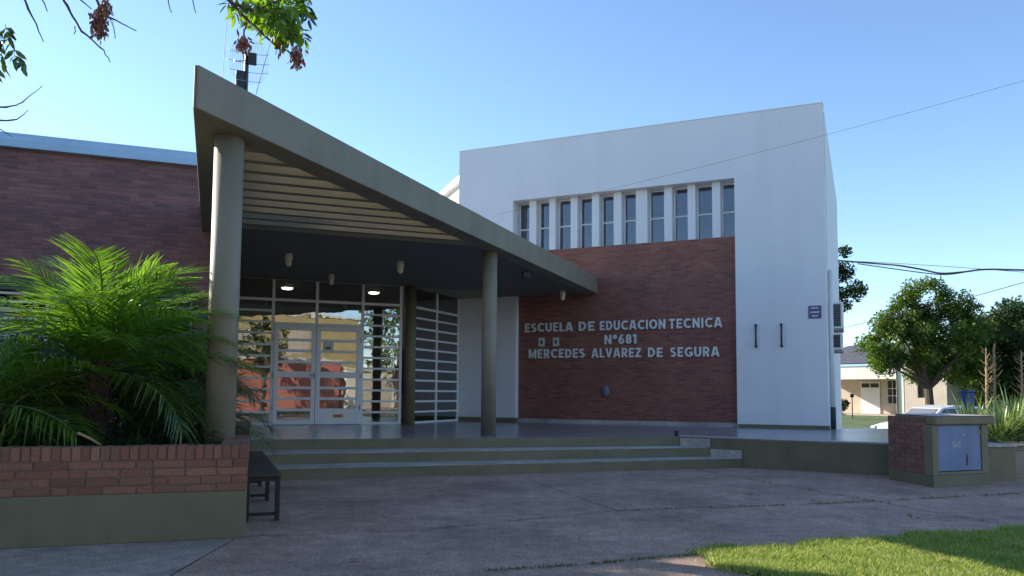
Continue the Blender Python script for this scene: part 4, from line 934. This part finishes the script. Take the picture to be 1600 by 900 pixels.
# ================================================================== antenna and cables
an = thing('grid_antenna', 'wire grid dish antenna on a dark mast above the canopy', 'antenna', (-5.62, 16.0, 3.9), .35)
MB().cyl(0, 0, [(.045, 0), (.045, 4.45)], 8).build('mast', M['black'], an)
MB().box(-.2, -.02, -.06, .06, 3.55, 4.05).build('radio_box', M['black'], an, .01)
MB().box(.03, .2, -.1, -.02, 4.2, 4.45).build('feed_box', M['black'], an, .01)
MB().tube([(0, 0, 4.3), (-.22, -.12, 4.2), (-.25, -.13, 4.2)], [.012, .012, .03], 6).build('feed_arm', M['grey_metal'], an)
gm = MB(); cz = 4.25
def dish(x, z): return -.02+.35*(x*x+(z-cz)*(z-cz))*1.4
for i in range(-9, 10):
    x = .37*i/9; hh = .5*math.sqrt(max(0, 1-(x/.42)**2))
    pts = [(x+.05, -dish(x, cz+hh*q), cz+hh*q) for q in (-1, -.5, 0, .5, 1)]; gm.tube(pts, .0035, 4)
for j in (-.42, -.2, 0, .2, .42):
    hw = .42*math.sqrt(1-(j/.55)**2); gm.tube([(hw*q+.05, -dish(hw*q, cz+j), cz+j) for q in (-1, -.6, -.2, .2, .6, 1)], .006, 4)
gm.build('grid_dish', M['grey_metal'], an)
def smooth(P3, k_=6):
    Q = []; n = len(P3)
    for i in range(n-1):
        a, b, c, d_ = P3[max(0, i-1)], P3[i], P3[i+1], P3[min(n-1, i+2)]
        for k in range(k_):
            t = k/k_; Q.append(.5*((2*b)+(c-a)*t+(2*a-5*b+4*c-d_)*t*t+(3*b-a-3*c+d_)*t**3))
    return Q+[P3[-1]]
def cable(name, pts, r, label, cat='cable', group=None, mat='wire'):
    if len(pts) > 3 and len(pts) < 12: pts = smooth(pts)
    o = MB().tube(pts, r, 5).build(name, M[mat]); return tag(o, label, cat, group)
def sag(a, b, s, n=16): return [Vector(a).lerp(Vector(b), i/n)-Vector((0, 0, 4*s*(i/n)*(1-i/n))) for i in range(n+1)]
def rp(x, y, d): return Vector((0, 0, 1.25))+(fw+cr*((x-800)/F)+cu*((529.17-y)/F))*d
cable('guy_wire', [rp(347.5, 125, 16), rp(352, 60, 16.2), rp(362, -60, 16.6)], .006, 'thin wire rising past the antenna dish', 'wire', 'thin wires at the antenna')
cable('guy_wire', [rp(400, 147, 16), rp(422, 69, 16.4), rp(450, -40, 16.8)], .006, 'thin wire rising right of the antenna dish', 'wire', 'thin wires at the antenna')
w0 = Wp(.0-.45, -.03, 6.15)
cable('service_cable', sag(w0, rp(1720, 92, 13), .12), .003, 'faint thin cable from the hall front to the upper right edge')
cable('power_cable', [rp(1308, 407, 32), rp(1370, 412, 31), rp(1405, 415, 30), rp(1440, 421, 29.5), rp(1470, 427, 29), rp(1505, 425, 28.5), rp(1540, 421, 28), rp(1600, 422, 27), rp(1680, 424, 26)], .034, 'thick black cable bundle sagging across the sky on the right')
cable('power_cable', sag(rp(1308, 407, 32), rp(1680, 432, 26), -.05), .01, 'thin black line running just above the thick cable bundle')
cable('power_cable', [rp(1340, 412, 30.6), rp(1440, 426, 29.6), rp(1480, 429, 29), rp(1520, 423, 28.4)], .02, 'short loop of black cable hanging under the bundle')
cable('power_cable', sag(rp(1290, 517, 45), rp(1690, 415, 24), .15), .014, 'thin line climbing to the right behind the round tree')
cable('power_cable', sag(rp(1500, 492, 45), rp(1690, 492, 40), .05), .02, 'level thin line above the dark trees on the right')

# ================================================================== across the main street (behind the viewer, mirrored in the doors)
def facade(name, label, cat, x, y, rz, w, d, h, mat, wins):
    t = thing(name, label, cat, (x, y, 0), rz)
    MB().box(0, w, 0, d, 0, h).build('wall', mat, t, .02); MB().box(-.1, w+.1, -.1, d+.1, h, h+.2).build('parapet', M['cream'], t)
    for a, b2, z0, z1 in wins: MB().box(a, b2, d-.01, d+.04, z0, z1).build('window', M['peach'], t)
    return t
facade('red_shop', 'orange red shop across the main street with a roller shutter', 'building', 2, -25, 0, 15, 6, 3.6, M['red_wall'], [(1, 2, 0, 2.2)])
facade('ochre_house', 'two-storey ochre house across the main street', 'building', 0, -37, 0, 24, 9, 8.0, M['ochre'], [(2, 4, 4.6, 6.6), (7, 9, 4.6, 6.6), (12, 14, 4.6, 6.6), (17, 19, 4.6, 6.6)])
facade('cream_garage', 'cream garage across the main street beside the red shop', 'building', 17.6, -25, 0, 12, 6, 3.0, M['cream'], [(1, 4, 0, 2.3)])
tree((20, -15.5, 0), 'leafy tree on the far pavement before the cream garage', 9, 3.2, 2.4, M['tree_a'], 51, 60, 80, .2, 'street_tree')
tree((9.5, -16, 0), 'slim young tree on the far pavement before the red shop', 6.5, 1.7, 2.6, M['tree_b'], 53, 40, 60, .16, 'street_tree')

for x, y, h, r, lab, sd in ((-9, -3.6, 9.5, 3.4, 'wide street tree on the near kerb, farthest left', 61), (-2.5, -4.0, 10, 3.6, 'wide street tree on the near kerb behind the viewer', 63), (19, -3.6, 9.5, 3.5, 'wide street tree on the near kerb, farthest right', 67)):
    tree((x, y, 0), lab, h, r, 2.9, M['tree_b'], sd, 60, 260, .17, 'street_tree')

# ================================================================== lawn, grass tufts, leaves
lawn_poly = [(1.45, 6.28), (1.75, 6.42), (2.4, 6.66), (4.9, 7.52), (9, 9.0), (16, 11.4), (16, -4.5), (3.2, -4.5), (2.6, 2.0), (1.9, 4.9), (1.72, 5.45), (1.5, 5.95)]
sheet('lawn', lawn_poly, .006, M['lawn'])
def inside(x, y, poly):
    c = False; j = len(poly)-1
    for i in range(len(poly)):
        xi, yi = poly[i]; xj, yj = poly[j]
        if (yi > y) != (yj > y) and x < (xj-xi)*(y-yi)/(yj-yi)+xi: c = not c
        j = i
    return c
gm = MB(); rs = random.Random(5); cnt = 0
def gblade(mb, x, y, h, w):
    a = rs.random()*6.283; lx, ly = rs.gauss(0, .45)*h, rs.gauss(0, .45)*h; dx, dy = math.cos(a)*w, math.sin(a)*w; n = len(mb.v)
    mb.v += [(x-dx, y-dy, .004), (x+dx, y+dy, .004), (x+dx*.7+lx*.4, y+dy*.7+ly*.4, h*.6), (x-dx*.7+lx*.4, y-dy*.7+ly*.4, h*.6), (x+lx, y+ly, h)]
    mb.f += [(n, n+1, n+2, n+3), (n+3, n+2, n+4)]
while cnt < 90000:
    y = rs.uniform(4.6, 8.6); x = rs.uniform(1.2, 7.2)
    if x > y*.69 or not inside(x+rs.gauss(0, .05)+.08*math.sin(y*9), y+rs.gauss(0, .05)+.06*math.sin(x*6.3)+.04*math.sin(x*17), lawn_poly): continue
    pz = .5+.5*math.sin(x*7.1+1.7*math.sin(y*5.3))*math.sin(y*8.3+1.1*math.sin(x*4.7))
    if rs.random() > .45+.6*pz: continue
    gblade(gm, x, y, rs.uniform(.02, .05)+.03*pz*rs.random(), rs.uniform(.0022, .0048)); cnt += 1
tag(gm.build('grass', M['grass']), 'short yellow-green grass of the lawn corner', 'grass', kind='stuff')
jg = MB()
for pts, dens in ((joints[0], 210), (joints[1], 90), (joints[2], 30), ([(-.2, 5.62), (.55, 5.85), (1.2, 6.15), (1.5, 6.25)], 420), ([(2.6, 10.4), (3.75, 9.25)], 60)):
    for (x0, y0), (x1, y1) in zip(pts, pts[1:]):
        L = math.hypot(x1-x0, y1-y0)
        for i in range(int(L*dens)):
            t = rs.random()
            if math.sin(t*L*5)+math.sin(t*L*13.3)+rs.gauss(0, .5) < -.1: continue
            gblade(jg, x0+(x1-x0)*t+rs.gauss(0, .018), y0+(y1-y0)*t+rs.gauss(0, .018), rs.uniform(.01, .03), .003)
tag(jg.build('crack_grass', M['grass_green']), 'thin grass growing in the cracks of the forecourt', 'grass', kind='stuff')
def dead_leaf():
    mb = MB(); n = 6; vs = []
    for i in range(n+1):
        t = i/n; w = .5*math.sin(math.pi*t)**.8*.55+.01; z = .12*math.sin(t*3)+.1*t
        vs += [(t-.5, -w, z+.18*w), (t-.5, 0, z), (t-.5, w, z+.25*w)]
    for i in range(n):
        for k in range(2): a = i*3+k; mb.f.append((a, a+1, a+4, a+3))
    mb.v = vs; return mb.mesh('fallen_leaf', M['dead'])
dl_me = dead_leaf()
for i, (pxx, pyy, s) in enumerate(((675, 777, .09), (552, 878, .085), (668, 868, .05), (700, 746, .07), (1421, 808, .08), (1433, 811, .06), (972, 813, .05), (985, 790, .045), (505, 752, .06), (862, 741, .05), (1205, 790, .05), (760, 820, .045), (905, 842, .05), (1330, 760, .05), (600, 810, .04), (1180, 736, .08), (450, 868, .05), (1095, 812, .04))):
    dv = fw+cr*((pxx-800)/F)+cu*((529.17-pyy)/F); tt = -1.25/dv.z
    o = link('fallen_leaf', dl_me); o.location = (dv.x*tt, dv.y*tt, .006); o.scale = (s, s, s); o.rotation_euler = (rnd(-.2, .2), rnd(-.2, .2), rnd(0, 6.28))
    tag(o, 'small dry brown leaf lying on the grey forecourt', 'leaf', 'dry leaves on the forecourt')

for i, (x, y) in enumerate(((2.9, 6.2), (3.6, 6.7), (2.35, 5.95), (4.1, 6.5), (3.2, 5.9), (1.95, 6.2))):
    o = link('fallen_leaf', dl_me); o.location = (x, y, .05); k_ = rnd(.05, .075); o.scale = (k_, k_, k_); o.rotation_euler = (rnd(-.4, .4), rnd(-.4, .4), rnd(0, 6.28))
    tag(o, 'small dry brown leaf lying on the sunlit lawn corner', 'leaf', 'dry leaves on the lawn')
